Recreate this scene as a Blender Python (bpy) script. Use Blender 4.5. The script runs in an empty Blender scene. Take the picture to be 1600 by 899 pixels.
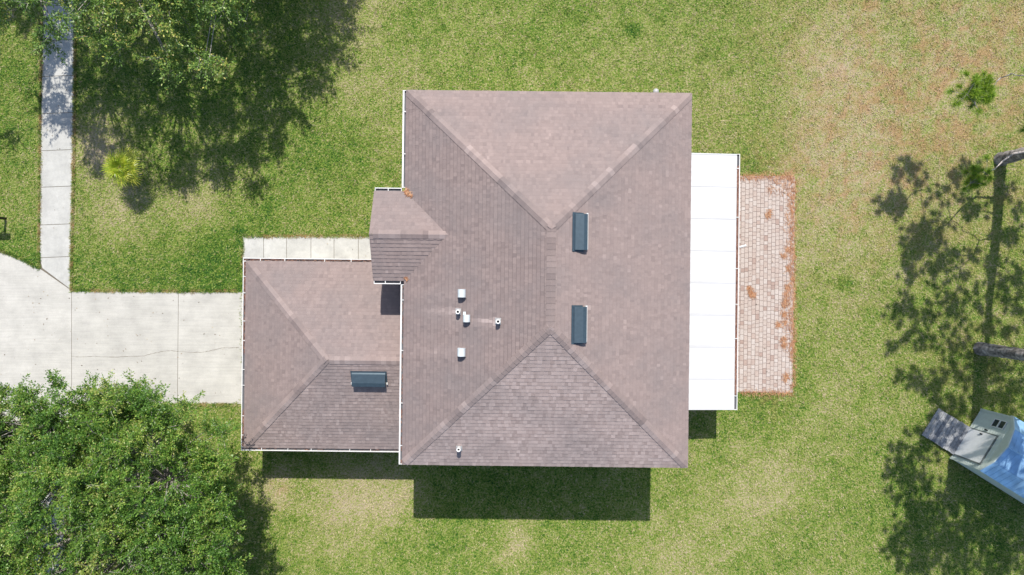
import bpy, math
import numpy as np
from mathutils import Vector, Matrix

# ------------------------------------------------------------------ camera, sky, sun, exposure
scene = bpy.context.scene
H = 29.5                                   # drone height in metres
PPM = 800.0 / (0.75 * H)                   # photo pixels per metre on the ground
SUN = np.array([0.048, 0.693, 1.0])        # towards the sun, per metre of height

cam_d = bpy.data.cameras.new('camera'); cam = bpy.data.objects.new('camera', cam_d)
scene.collection.objects.link(cam)
cam.location = (0, 0, H); cam.rotation_euler = (0, 0, 0)
cam_d.lens = 24; cam_d.sensor_width = 36; cam_d.clip_end = 500
scene.camera = cam

world = bpy.data.worlds.new('World'); scene.world = world; world.use_nodes = True
wn = world.node_tree.nodes; wl = world.node_tree.links
sky = wn.new('ShaderNodeTexSky'); sky.sky_type = 'NISHITA'; sky.sun_disc = False
sky.sun_elevation = math.radians(55.2); sky.sun_rotation = math.radians(4)
wl.new(sky.outputs[0], wn['Background'].inputs[0]); wn['Background'].inputs[1].default_value = 0.12

sd = bpy.data.lights.new('sun', 'SUN'); sun = bpy.data.objects.new('sun', sd)
scene.collection.objects.link(sun)
sd.energy = 4.2; sd.angle = math.radians(0.5); sd.color = (1.0, 0.955, 0.875)
sun.rotation_euler = Vector(SUN).to_track_quat('Z', 'Y').to_euler()
sun.location = (0, 10, 40)

scene.view_settings.view_transform = 'Standard'; scene.view_settings.look = 'None'
scene.view_settings.gamma = 1; scene.view_settings.exposure = 0.63

# ------------------------------------------------------------------ helpers
rng = np.random.default_rng(7)
COL = scene.collection

def P(px, py, z=0.0):
    """photo pixel at height z -> world point"""
    k = (H - z) / H / PPM
    return np.array([(px - 800) * k, (449.5 - py) * k, z])

def SH(px, py, z):
    """point at height z whose shadow falls on the ground at the photo pixel"""
    g = P(px, py, 0)
    return np.array([g[0] + SUN[0] * z, g[1] + SUN[1] * z, z])

def tag(o, label=None, cat=None, group=None, kind=None):
    if label: o['label'] = label
    if cat: o['category'] = cat
    if group: o['group'] = group
    if kind: o['kind'] = kind
    return o

def empty(name, loc, rz=0.0, label=None, cat=None, group=None, parent=None):
    o = bpy.data.objects.new(name, None); COL.objects.link(o)
    o.location = loc; o.rotation_euler = (0, 0, rz); o.empty_display_size = 0.3
    if parent: o.parent = parent
    return tag(o, label, cat, group)

def mesh_np(name, V, F, mat, parent=None, attrs=None, mat_idx=None, smooth=False):
    """V (n,3), F (m,k) constant k -> object"""
    V = np.asarray(V, dtype=np.float32); F = np.asarray(F, dtype=np.int32)
    me = bpy.data.meshes.new(name); m, k = F.shape
    me.vertices.add(len(V)); me.vertices.foreach_set('co', V.ravel())
    me.loops.add(m * k); me.loops.foreach_set('vertex_index', F.ravel())
    me.polygons.add(m)
    me.polygons.foreach_set('loop_start', np.arange(0, m * k, k, dtype=np.int32))
    me.polygons.foreach_set('loop_total', np.full(m, k, dtype=np.int32))
    if smooth: me.polygons.foreach_set('use_smooth', np.ones(m, dtype=bool))
    for mt in (mat if isinstance(mat, (list, tuple)) else [mat]): me.materials.append(mt)
    if mat_idx is not None: me.polygons.foreach_set('material_index', np.asarray(mat_idx, dtype=np.int32))
    me.update(calc_edges=True)
    for an, (dom, val) in (attrs or {}).items():
        a = me.attributes.new(an, 'FLOAT', dom); a.data.foreach_set('value', np.asarray(val, dtype=np.float32))
    o = bpy.data.objects.new(name, me); COL.objects.link(o)
    if parent: o.parent = parent
    return o

class MB:
    """collects polygons into one mesh"""
    def __init__(s): s.v = []; s.f = []; s.t = []; s.mi = []
    def poly(s, pts, tint=0.5, mi=0):
        b = len(s.v); s.v.extend([tuple(map(float, p)) for p in pts]); s.f.append(list(range(b, b + len(pts)))); s.t.append(tint); s.mi.append(mi)
    def faces(s, pts, fs, tint=0.5, mi=0):
        b = len(s.v); s.v.extend([tuple(map(float, p)) for p in pts])
        for f in fs: s.f.append([b + i for i in f]); s.t.append(tint); s.mi.append(mi)
    def box(s, x0, x1, y0, y1, z0, z1, tint=0.5, mi=0, M=None, bev=0.0):
        if bev > 0:
            b = bev
            ring = lambda d, z: [(x0 + d + b, y0 + d, z), (x1 - d - b, y0 + d, z), (x1 - d, y0 + d + b, z), (x1 - d, y1 - d - b, z), (x1 - d - b, y1 - d, z), (x0 + d + b, y1 - d, z), (x0 + d, y1 - d - b, z), (x0 + d, y0 + d + b, z)]
            pts = ring(0, z0) + ring(0, z1 - b) + ring(b * 0.7, z1)
            fs = [tuple(reversed(range(8)))]
            for r in range(2):
                for i in range(8):
                    j = (i + 1) % 8; fs.append((r * 8 + i, r * 8 + j, r * 8 + 8 + j, r * 8 + 8 + i))
            fs.append(tuple(range(16, 24)))
        else:
            pts = [(x0, y0, z0), (x1, y0, z0), (x1, y1, z0), (x0, y1, z0), (x0, y0, z1), (x1, y0, z1), (x1, y1, z1), (x0, y1, z1)]
            fs = [(3, 2, 1, 0), (4, 5, 6, 7), (0, 1, 5, 4), (1, 2, 6, 5), (2, 3, 7, 6), (3, 0, 4, 7)]
        if M is not None: pts = [tuple(M @ Vector(p)) for p in pts]
        s.faces(pts, fs, tint, mi)
    def tube(s, pts, rad, n=7, tint=0.5, mi=0, cap=True):
        pts = [np.asarray(p, float) for p in pts]; b = len(s.v)
        if np.isscalar(rad): rad = [rad] * len(pts)
        up = np.array([0.3, 0.9, 0.31]); 
        for i, p in enumerate(pts):
            d = pts[min(i + 1, len(pts) - 1)] - pts[max(i - 1, 0)]; d = d / (np.linalg.norm(d) + 1e-9)
            a = np.cross(d, up)
            if np.linalg.norm(a) < 1e-3: a = np.cross(d, [1, 0, 0])
            a /= np.linalg.norm(a); c = np.cross(d, a); up = c if False else up
            for k in range(n):
                an = 2 * math.pi * k / n
                s.v.append(tuple(p + rad[i] * (math.cos(an) * a + math.sin(an) * c)))
        for i in range(len(pts) - 1):
            for k in range(n):
                k2 = (k + 1) % n
                s.f.append([b + i * n + k, b + i * n + k2, b + (i + 1) * n + k2, b + (i + 1) * n + k]); s.t.append(tint); s.mi.append(mi)
        if cap:
            s.f.append([b + k for k in range(n)][::-1]); s.t.append(tint); s.mi.append(mi)
            e = b + (len(pts) - 1) * n
            s.f.append([e + k for k in range(n)]); s.t.append(tint); s.mi.append(mi)
    def build(s, name, mat, parent=None, smooth=False):
        me = bpy.data.meshes.new(name); me.from_pydata(s.v, [], s.f)
        for mt in (mat if isinstance(mat, (list, tuple)) else [mat]): me.materials.append(mt)
        me.polygons.foreach_set('material_index', np.array(s.mi, dtype=np.int32))
        a = me.attributes.new('tint', 'FLOAT', 'FACE'); a.data.foreach_set('value', np.array(s.t, dtype=np.float32))
        if smooth: me.polygons.foreach_set('use_smooth', np.ones(len(s.f), dtype=bool))
        me.update(); o = bpy.data.objects.new(name, me); COL.objects.link(o)
        if parent: o.parent = parent
        return o

# value noise in numpy
def vnoise(x, y, seed=0):
    xi = np.floor(x).astype(np.int64); yi = np.floor(y).astype(np.int64); fx = x - xi; fy = y - yi
    fx = fx * fx * (3 - 2 * fx); fy = fy * fy * (3 - 2 * fy)
    def h(a, b):
        n = (a * 374761393 + b * 668265263 + seed * 974634777) & 0xffffffff
        n = ((n ^ (n >> 13)) * 1274126177) & 0xffffffff
        return ((n ^ (n >> 16)) & 0xffff) / 65535.0
    return (h(xi, yi) * (1 - fx) + h(xi + 1, yi) * fx) * (1 - fy) + (h(xi, yi + 1) * (1 - fx) + h(xi + 1, yi + 1) * fx) * fy
def fbm(x, y, seed=0, o=4):
    r = 0; a = 0.5; t = 0
    for i in range(o):
        r = r + a * vnoise(x * 2 ** i + 17.3 * i, y * 2 ** i - 9.1 * i, seed + i); t += a; a *= 0.55
    return r / t

# ------------------------------------------------------------------ materials
def mat_new(name):
    m = bpy.data.materials.new(name); m.use_nodes = True
    n = m.node_tree.nodes; l = m.node_tree.links; return m, n, l, n['Principled BSDF']
def noise_node(n, l, scale, detail=3, vec=None, rough=0.5):
    t = n.new('ShaderNodeTexNoise'); t.inputs['Scale'].default_value = scale; t.inputs['Detail'].default_value = detail; t.inputs['Roughness'].default_value = rough
    if vec is not None: l.new(vec, t.inputs['Vector'])
    return t.outputs['Fac']
def ramp(n, l, fac, stops):
    r = n.new('ShaderNodeValToRGB'); e = r.color_ramp.elements
    while len(e) > 1: e.remove(e[-1])
    e[0].position = stops[0][0]; e[0].color = (*stops[0][1], 1)
    for p, c in stops[1:]:
        q = e.new(p); q.color = (*c, 1)
    l.new(fac, r.inputs[0]); return r.outputs[0]
def mixc(n, l, fac, a, b, mode='MIX'):
    m = n.new('ShaderNodeMix'); m.data_type = 'RGBA'; m.blend_type = mode
    for s, v in ((m.inputs[0], fac), (m.inputs[6], a), (m.inputs[7], b)):
        if isinstance(v, (int, float)): s.default_value = v
        elif isinstance(v, tuple): s.default_value = (*v, 1)
        else: l.new(v, s)
    return m.outputs[2]
def math_n(n, l, op, a, b=None, clamp=False):
    m = n.new('ShaderNodeMath'); m.operation = op; m.use_clamp = clamp
    for s, v in ((m.inputs[0], a), (m.inputs[1], b)):
        if v is None: continue
        if isinstance(v, (int, float)): s.default_value = v
        else: l.new(v, s)
    return m.outputs[0]
def attr(n, name):
    a = n.new('ShaderNodeAttribute'); a.attribute_name = name; return a.outputs['Fac']
def pos(n): return n.new('ShaderNodeNewGeometry').outputs['Position']
def objc(n): return n.new('ShaderNodeTexCoord').outputs['Object']
def bump(n, l, h, strength, dist, b):
    k = n.new('ShaderNodeBump'); k.inputs['Strength'].default_value = strength; k.inputs['Distance'].default_value = dist
    l.new(h, k.inputs['Height']); l.new(k.outputs[0], b.inputs['Normal'])

def simple(name, c, rough=0.6, metal=0.0, var=0.12, scale=6.0, spec=0.5, c2=None):
    m, n, l, b = mat_new(name); o = objc(n)
    f = noise_node(n, l, scale, 5, o)
    c2 = c2 or tuple(x * (1 - 2 * var) for x in c)
    col = ramp(n, l, f, [(0.3, c2), (0.65, c)])
    l.new(col, b.inputs['Base Color']); b.inputs['Roughness'].default_value = rough; b.inputs['Metallic'].default_value = metal
    b.inputs['Specular IOR Level'].default_value = spec
    return m

# soil and lawn base: 'dry' and 'rust' are attributes of the ground itself
LAWN_G = [(0.0, (0.022, 0.082, 0.012)), (0.22, (0.092, 0.198, 0.018)), (0.46, (0.232, 0.290, 0.050)), (0.72, (0.39, 0.355, 0.165)), (1.0, (0.50, 0.40, 0.285))]
def make_lawn(name, blades):
    m, n, l, b = mat_new(name); p = pos(n)
    if blades:
        base = attr(n, 'tint')
    else:
        f1 = noise_node(n, l, 12, 6, p, 0.75); f2 = noise_node(n, l, 3.0, 4, p)
        s = math_n(n, l, 'ADD', math_n(n, l, 'MULTIPLY', math_n(n, l, 'SUBTRACT', f1, 0.5), 2.6), math_n(n, l, 'MULTIPLY', math_n(n, l, 'SUBTRACT', f2, 0.5), 0.5))
        base = math_n(n, l, 'ADD', attr(n, 'dry'), s, True)
    col = ramp(n, l, base, LAWN_G)
    col = mixc(n, l, math_n(n, l, 'MULTIPLY', attr(n, 'rust'), 0.7, True), col, (0.42, 0.235, 0.125))
    if not blades:
        f3 = noise_node(n, l, 60, 4, p, 0.7)
        col = mixc(n, l, 1.0, col, ramp(n, l, f3, [(0.3, (0.35, 0.37, 0.35)), (0.7, (1.15, 1.15, 1.15))]), 'MULTIPLY')
        bump(n, l, noise_node(n, l, 35, 6, p, 0.7), 0.9, 0.05, b)
    l.new(col, b.inputs['Base Color']); b.inputs['Roughness'].default_value = 0.75; b.inputs['Specular IOR Level'].default_value = 0.2
    if blades:
        b.inputs['Roughness'].default_value = 0.55
    return m
M_ground = make_lawn('lawn_ground', False); M_blade = make_lawn('grass_blade', True)

def make_concrete(name, c, streak):
    m, n, l, b = mat_new(name); p = pos(n)
    f = noise_node(n, l, 1.2, 6, p, 0.6)
    mp = n.new('ShaderNodeMapping'); mp.inputs['Scale'].default_value = (0.5, 9, 1) if streak else (3, 3, 1)
    l.new(p, mp.inputs[0]); g = noise_node(n, l, 1.5, 5, mp.outputs[0], 0.65); k = noise_node(n, l, 55, 3, p)
    d = tuple(x * 0.80 for x in c)
    col = ramp(n, l, f, [(0.30, d), (0.62, c)])
    col = mixc(n, l, 1.0, col, ramp(n, l, g, [(0.3, (0.87, 0.87, 0.88)), (0.6, (1, 1, 1))]), 'MULTIPLY')
    col = mixc(n, l, 1.0, col, ramp(n, l, k, [(0.25, (0.86, 0.85, 0.83)), (0.6, (1.02, 1.02, 1.02))]), 'MULTIPLY')
    col = mixc(n, l, 1.0, col, ramp(n, l, attr(n, 'tint'), [(0, (0.90, 0.90, 0.90)), (1, (1.05, 1.05, 1.05))]), 'MULTIPLY')
    # dark specks
    v = n.new('ShaderNodeTexVoronoi'); v.inputs['Scale'].default_value = 2.2; l.new(p, v.inputs['Vector'])
    sp = math_n(n, l, 'LESS_THAN', v.outputs['Distance'], 0.035)
    col = mixc(n, l, math_n(n, l, 'MULTIPLY', sp, 0.6), col, (0.12, 0.09, 0.06))
    l.new(col, b.inputs['Base Color']); b.inputs['Roughness'].default_value = 0.85
    bump(n, l, k, 0.25, 0.01, b)
    return m
M_conc = make_concrete('concrete', (0.47, 0.455, 0.42), True)
M_walk = make_concrete('walk_concrete', (0.465, 0.46, 0.435), False)
M_crack = simple('crack_dirt', (0.14, 0.12, 0.09), 0.9)
M_asphalt = simple('asphalt', (0.07, 0.07, 0.07), 0.9, scale=20)

def make_shingle(name, gain=0.92):
    m, n, l, b = mat_new(name); p = objc(n)
    f = noise_node(n, l, 0.55, 5, p, 0.6); g = noise_node(n, l, 90, 3, p, 0.8); w = noise_node(n, l, 9, 4, p, 0.6)
    t = attr(n, 'tint')
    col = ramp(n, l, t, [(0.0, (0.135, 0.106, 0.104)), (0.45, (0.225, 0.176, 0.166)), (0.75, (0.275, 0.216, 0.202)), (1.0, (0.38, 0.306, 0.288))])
    col = mixc(n, l, math_n(n, l, 'MULTIPLY', ramp(n, l, f, [(0.42, (0, 0, 0)), (0.7, (1, 1, 1))]), 0.42), col, (0.155, 0.143, 0.147))
    col = mixc(n, l, 1.0, col, ramp(n, l, g, [(0.25, (0.72, 0.72, 0.72)), (0.7, (1.28 * gain, 1.26 * gain, 1.25 * gain))]), 'MULTIPLY')
    col = mixc(n, l, 1.0, col, ramp(n, l, w, [(0.3, (0.95, 0.95, 0.95)), (0.7, (1.03, 1.03, 1.03))]), 'MULTIPLY')
    l.new(col, b.inputs['Base Color']); b.inputs['Roughness'].default_value = 0.9; b.inputs['Specular IOR Level'].default_value = 0.25
    bump(n, l, g, 0.5, 0.006, b)
    return m
M_shingle = make_shingle('roof_shingle')

M_white = simple('white_metal', (0.66, 0.65, 0.63), 0.45, var=0.05)
M_panel = simple('white_roof_panel', (0.51, 0.51, 0.52), 0.5, var=0.04, scale=1.0)
M_gutin = simple('gutter_inside', (0.10, 0.10, 0.11), 0.8, scale=14)
M_wall = simple('stucco', (0.55, 0.50, 0.42), 0.9, var=0.05)
M_trim = simple('trim_paint', (0.72, 0.71, 0.68), 0.6, var=0.04)
M_glass = simple('window_glass', (0.03, 0.04, 0.05), 0.08, var=0.02)
M_doorp = simple('door_paint', (0.16, 0.08, 0.05), 0.5)
M_vent = simple('vent_metal', (0.058, 0.088, 0.11), 0.38, metal=0.35, var=0.08, scale=9)
M_hood = simple('hood_paint', (0.52, 0.56, 0.58), 0.5, var=0.05)
M_lead = simple('lead_flashing', (0.36, 0.35, 0.35), 0.5, var=0.12)
M_black = simple('black_paint', (0.012, 0.012, 0.013), 0.5)
M_dark = simple('dark_opening', (0.008, 0.008, 0.01), 0.9)
M_shedroof = simple('shed_roof_metal', (0.30, 0.52, 0.78), 0.35, metal=0.25, var=0.2, scale=2)  # pale metal; the blue of sky reflection and shade is put into the base colour
M_siding = simple('shed_siding', (0.50, 0.56, 0.53), 0.6, var=0.06)
M_sheddoor = simple('shed_door_paint', (0.66, 0.67, 0.68), 0.55, var=0.05)
M_gtrim = simple('shed_trim', (0.14, 0.16, 0.16), 0.6)

def make_attr_ramp(name, stops, rough=0.8, nscale=40, spec=0.3, trans=0.0, amp=0.2):
    m, n, l, b = mat_new(name); p = objc(n)
    col = ramp(n, l, attr(n, 'tint'), stops)
    g = noise_node(n, l, nscale, 3, p)
    col = mixc(n, l, 1.0, col, ramp(n, l, g, [(0.3, (1 - amp,) * 3), (0.7, (1 + amp * 0.5,) * 3)]), 'MULTIPLY')
    l.new(col, b.inputs['Base Color']); b.inputs['Roughness'].default_value = rough; b.inputs['Specular IOR Level'].default_value = spec
    if trans:
        t = n.new('ShaderNodeBsdfTranslucent'); l.new(col, t.inputs[0])
        mx = n.new('ShaderNodeMixShader'); mx.inputs[0].default_value = trans
        l.new(b.outputs[0], mx.inputs[1]); l.new(t.outputs[0], mx.inputs[2]); l.new(mx.outputs[0], n['Material Output'].inputs[0])
    return m
M_paver = make_attr_ramp('paver', [(0, (0.27, 0.19, 0.16)), (0.25, (0.36, 0.27, 0.23)), (0.6, (0.405, 0.335, 0.295)), (1, (0.45, 0.395, 0.36))], 0.9, 30)
M_sand = simple('joint_sand', (0.17, 0.125, 0.11), 0.95)
M_needle_dry = make_attr_ramp('dry_needles', [(0, (0.20, 0.085, 0.04)), (0.5, (0.40, 0.18, 0.085)), (1, (0.56, 0.34, 0.20))], 0.8, 10)
M_litter = make_attr_ramp('gutter_litter', [(0, (0.10, 0.045, 0.035)), (0.5, (0.22, 0.11, 0.085)), (1, (0.36, 0.22, 0.16))], 0.9, 10)
M_oak = make_attr_ramp('oak_leaf', [(0, (0.040, 0.105, 0.020)), (0.45, (0.098, 0.215, 0.034)), (0.8, (0.190, 0.330, 0.050)), (0.96, (0.33, 0.42, 0.07)), (1, (0.40, 0.42, 0.12))], 0.42, 3, 0.45, 0.35)
M_oak2 = make_attr_ramp('sparse_oak_leaf', [(0, (0.06, 0.105, 0.025)), (0.45, (0.125, 0.235, 0.048)), (0.8, (0.26, 0.38, 0.08)), (0.95, (0.52, 0.50, 0.10)), (1, (0.60, 0.50, 0.16))], 0.42, 3, 0.45, 0.33)
M_bark = make_attr_ramp('oak_bark', [(0, (0.16, 0.14, 0.12)), (1, (0.40, 0.37, 0.34))], 0.9, 14, amp=0.4)
M_pbark = make_attr_ramp('pine_bark', [(0, (0.15, 0.135, 0.13)), (1, (0.38, 0.34, 0.33))], 0.9, 9, amp=0.55)
M_pneed = make_attr_ramp('pine_needles', [(0, (0.06, 0.16, 0.014)), (0.6, (0.15, 0.31, 0.025)), (1, (0.34, 0.46, 0.05))], 0.45, 3, 0.4, 0.2)
M_palm = make_attr_ramp('palm_leaf', [(0, (0.09, 0.21, 0.008)), (0.5, (0.27, 0.36, 0.02)), (1, (0.55, 0.52, 0.07))], 0.4, 6, 0.4, 0.25)
M_wood = make_attr_ramp('ramp_plank', [(0, (0.13, 0.14, 0.16)), (0.5, (0.24, 0.25, 0.27)), (1, (0.38, 0.37, 0.35))], 0.85, 12, amp=0.35)

# ------------------------------------------------------------------ ground fields (px = photo pixels on the ground)
DRY = [(1400, 160, 260, 0.22), (1540, 60, 150, .12), (1290, 240, 90, 0.12), (1360, 330, 120, 0.08), (1280, 430, 90, .12), (1290, 100, 80, .16),
       (850, 860, 330, 0.12), (525, 795, 60, 0.34), (620, 775, 45, 0.28), (560, 760, 60, .15), (810, 830, 30, 0.25), (800, 870, 28, .2), (1190, 760, 60, 0.2), (1240, 700, 60, 0.10), (1170, 800, 45, .12),
       (150, 215, 40, 0.40), (185, 305, 55, 0.24), (150, 250, 30, .25), (320, 300, 50, 0.20), (300, 330, 40, .2), (220, 360, 60, 0.12), (430, 770, 24, 0.32), (445, 740, 16, .3),
       (700, 60, 200, 0.08), (560, 130, 60, 0.12), (610, 210, 40, 0.12), (930, 100, 90, 0.10), (1110, 200, 60, .1), (540, 10, 60, .2), (1320, 620, 90, .08), (1060, 880, 90, .12),
       (640, 30, 50, -.1), (850, 60, 80, -.06), (1180, 150, 80, -.05), (300, 420, 130, -0.14), (500, 230, 80, -0.06), (20, 100, 60, -0.10), (50, 390, 40, -0.14), (350, 440, 60, -.1),
       (1170, 260, 40, -.14), (1260, 560, 40, -0.10), (1200, 640, 50, -0.14), (820, 770, 200, -0.14), (1300, 430, 30, -.08), (990, 50, 14, -.3), (1320, 445, 14, -.25), (1080, 30, 40, .06), (1475, 120, 30, .1)]
RUST = [(1420, 170, 230, 0.75), (1560, 60, 140, 0.35), (1320, 260, 70, 0.3), (1530, 560, 90, 0.25), (1240, 440, 16, 0.5), (430, 770, 20, 0.6), (1195, 272, 26, .45), (1235, 272, 18, .5), (1205, 625, 24, 0.5), (1235, 350, 12, .5), (1240, 550, 12, .4), (1500, 700, 40, 0.4), (1310, 330, 40, .3), (1345, 10, 30, .4)]
def fields(x, y):
    px = x * PPM + 800; py = 449.5 - y * PPM
    dry = 0.375 + 0 * x; rust = 0 * x
    for cx, cy, r, w in DRY: dry = dry + w * np.exp(-(((px - cx) ** 2 + (py - cy) ** 2) / (r * r)))
    for cx, cy, r, w in RUST: rust = rust + w * np.exp(-(((px - cx) ** 2 + (py - cy) ** 2) / (r * r)))
    dry = dry + (fbm(x * 0.35, y * 0.35, 3) - 0.5) * 0.16 + (fbm(x * 1.7, y * 1.7, 5, 5) - 0.5) * 0.32 + (fbm(x * 5, y * 5, 8, 3) - 0.5) * 0.18
    rust = rust * np.clip((.35 * fbm(x * 1.3, y * 1.3, 11, 4) + .65 * fbm(x * 5, y * 5, 13, 3) - 0.40) * 5.0, 0, 1.3)
    far = (np.abs(x) > 26) | (np.abs(y) > 18)
    dry = np.where(far, 0.42, dry); rust = np.where(far, 0, rust)
    return np.clip(dry, 0.02, 1), np.clip(rust, 0, 1)

fine = np.arange(-24, 24.01, 0.16); finey = np.arange(-14.4, 14.41, 0.16)
outer = np.array([30, 40, 60, 90, 140, 220.0])
gx = np.concatenate([-outer[::-1], fine, outer]); gy = np.concatenate([-outer[::-1], [-20, -17], finey, [17, 20], outer])
X, Y = np.meshgrid(gx, gy); nx, ny = len(gx), len(gy)
Z = -0.004 - fbm(X * 0.5, Y * 0.5, 21) * 0.012 * (np.abs(X) < 24)
V = np.stack([X.ravel(), Y.ravel(), Z.ravel()], 1)
idx = np.arange(nx * ny).reshape(ny, nx)
F = np.stack([idx[:-1, :-1].ravel(), idx[:-1, 1:].ravel(), idx[1:, 1:].ravel(), idx[1:, :-1].ravel()], 1)
d_, r_ = fields(X.ravel(), Y.ravel())
tag(mesh_np('lawn', V, F, M_ground, attrs={'dry': ('POINT', d_), 'rust': ('POINT', r_)}, smooth=True), kind='structure')

# ------------------------------------------------------------------ pavements
def slab(mb, pts, z0, z1, tint=0.5, mi=0, gap=0.012):
    """pts in photo pixels (clockwise or not), shrunk by a joint gap"""
    w = np.array([P(a, b)[:2] for a, b in pts]); c = w.mean(0)
    w = c + (w - c) * (1 - gap * 2 / np.linalg.norm(w - c, axis=1).min())
    n = len(w); area = sum(w[i][0] * w[(i + 1) % n][1] - w[(i + 1) % n][0] * w[i][1] for i in range(n))
    if area < 0: w = w[::-1]
    top = [(a, b, z1) for a, b in w]; bot = [(a, b, z0) for a, b in w]
    mb.faces(top + bot, [tuple(range(n))] + [(i, i + n, (i + 1) % n + n, (i + 1) % n) for i in range(n)], tint, mi)
def rt(): return float(rng.uniform(0.2, 0.9))
ZC = 0.014
mb = MB()
def sx_l(y): return np.interp(y, [-400, 0, 225, 420, 640, 1400], [75, 68, 63.5, 62, 56, 36])
def sx_r(y): return np.interp(y, [-400, 0, 225, 455, 640, 1400], [126, 118, 115, 110, 105, 85])
ys = [-380, -321, -263, -205, -147, -88, -30, 10, 64, 120, 178, 236, 293, 352, 403]
for a, b in zip(ys[:-1], ys[1:]):
    slab(mb, [(sx_l(a), a), (sx_r(a), a - 2), (sx_r(b), b - 2), (sx_l(b), b)], -0.05, ZC, rt(), gap=.008)
slab(mb, [(sx_l(403), 403), (sx_r(403), 401), (110, 452), (66, 419)], -0.05, ZC, rt(), gap=.008)
slab(mb, [(109, 634), (60, 660), (54.5, 705), (104, 705)], -0.05, ZC, rt(), gap=.008)
for a in range(705, 1180, 58):
    slab(mb, [(sx_l(a), a), (sx_r(a), a), (sx_r(a + 58), a + 58), (sx_l(a + 58), a + 58)], -0.05, ZC, rt(), gap=.008)
sw = mb.build('pavement', M_walk); tag(sw, kind='structure')
bev = None

mb = MB()
slab(mb, [(-20, 385), (3, 394), (34, 406), (66, 422), (112, 454), (112, 632), (60, 661), (3, 690), (-20, 700)], -0.05, ZC - 0.003, 0.62, gap=.006)
slab(mb, [(112, 455), (279, 456), (277.5, 632), (112, 632)], -0.05, ZC - 0.003, 0.35, gap=.008)
slab(mb, [(279, 456), (392, 457), (391, 632), (277.5, 632)], -0.05, ZC - 0.003, 0.6, gap=.008)
# crack winding across the two slabs
ck = [(112, 557), (125, 558), (150, 557.5), (178, 558.5), (200, 557), (225, 556.5), (240, 552), (255, 549.5), (268, 548), (279, 549.5), (298, 551), (318, 550.5), (330, 548), (338, 546), (349, 543.5), (360, 543.8), (378, 542.5)]
ck2 = []
for (a, b), (c, d) in zip(ck[:-1], ck[1:]):
    for t in np.linspace(0, 1, 5)[:-1]: ck2.append((a + (c - a) * t, b + (d - b) * t + rng.uniform(-0.35, 0.35)))
for (a, b), (c, d) in zip(ck2[:-1], ck2[1:]):
    w = rng.uniform(0.12, 0.36)
    q = [P(a, b - w, ZC), P(a, b + w, ZC), P(c, d + w, ZC), P(c, d - w, ZC)]
    mb.poly(q, 0.5, 1)
dw = mb.build('driveway', [M_conc, M_crack]); tag(dw, kind='structure')
mb = MB()
xs = [379, 412, 448, 486, 522, 560, 598, 640]
for a, b in zip(xs[:-1], xs[1:]): slab(mb, [(a, 369), (b, 369), (b, 414), (a, 414)], -0.05, ZC, rt(), gap=.008)
tag(mb.build('garden_path', M_walk), kind='structure')
# soil strip under the joints
mb = MB()
mb.poly([P(68, -380, .006), P(62, 420, .006), P(56, 640, .006), P(40, 1180, .006), P(88, 1180, .006), P(104, 640, .006), P(110, 455, .006), P(122, -380, .006)])
mb.poly([P(106, 458, .003), P(106, 630, .003), P(380, 630, .003), P(380, 458, .003)])
mb.poly([P(382, 371, .003), P(382, 410, .003), P(640, 410, .003), P(640, 371, .003)])
tag(mb.build('soil', M_crack), kind='structure')
# kerb and street beyond the left edge
mb = MB()
for i in range(-14, 14):
    a = P(3.2, 0)[0] + 0.004 * (i * 3)  # the kerb drifts a little off the frame edge
    y0 = i * 3.0 + 0.01; y1 = i * 3.0 + 2.99
    if y1 > P(0, 700)[1] and y0 < P(0, 385)[1]: zt = 0.04
    else: zt = 0.11
    xa = -22.12 + 0.0035 * (y0 - 12); xb = -22.12 + 0.0035 * (y1 - 12)
    mb.faces([(xa, y0, zt), (xb, y1, zt), (xb - .18, y1, zt), (xa - .18, y0, zt), (xa, y0, -.1), (xb, y1, -.1), (xb - .18, y1, -.1), (xa - .18, y0, -.1)],
             [(0, 1, 2, 3), (4, 5, 1, 0), (6, 7, 3, 2), (5, 6, 2, 1), (7, 4, 0, 3)], rt())
tag(mb.build('kerb', M_walk), kind='structure')
mb = MB(); mb.box(-31, -22.32, -90, 90, -0.1, 0.03); tag(mb.build('street', M_asphalt), kind='structure')

# ------------------------------------------------------------------ patio (house frame)
HC = (1.189, 0.306); HR = math.radians(-0.64)
def Lc(px, py, z):
    """photo pixel at height z -> house-local point"""
    p = P(px, py, z); x = p[0] - HC[0]; y = p[1] - HC[1]; c = math.cos(-HR); s = math.sin(-HR)
    return np.array([x * c - y * s, x * s + y * c, z])
mb = MB()
mb.box(4.7, 10.96, -4.74, 4.62, -0.05, 0.012, 0.5, 1)
x = 4.72; ci = 0
while x < 10.9:
    w = 0.165; y = -4.72 - rng.uniform(0, 0.15)
    while y < 4.6:
        ln = rng.choice([0.165, 0.24, 0.24, 0.165]) 
        y0 = max(y, -4.73); y1 = min(y + ln, 4.61)
        if y1 - y0 > 0.05:
            zz = 0.022 + rng.uniform(-0.003, 0.003)
            mb.box(x + .007, x + w - .007, y0 + .007, y1 - .007, 0.0, zz, float(np.clip(rng.normal(0.66, 0.14), 0, 1)) if rng.random() > 0.05 else 0.15, 0, bev=0.004)
        y += ln
    x += w; ci += 1
patio = mb.build('patio', [M_paver, M_sand]); patio.location = (*HC, 0); patio.rotation_euler = (0, 0, HR); tag(patio, kind='structure')

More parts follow.
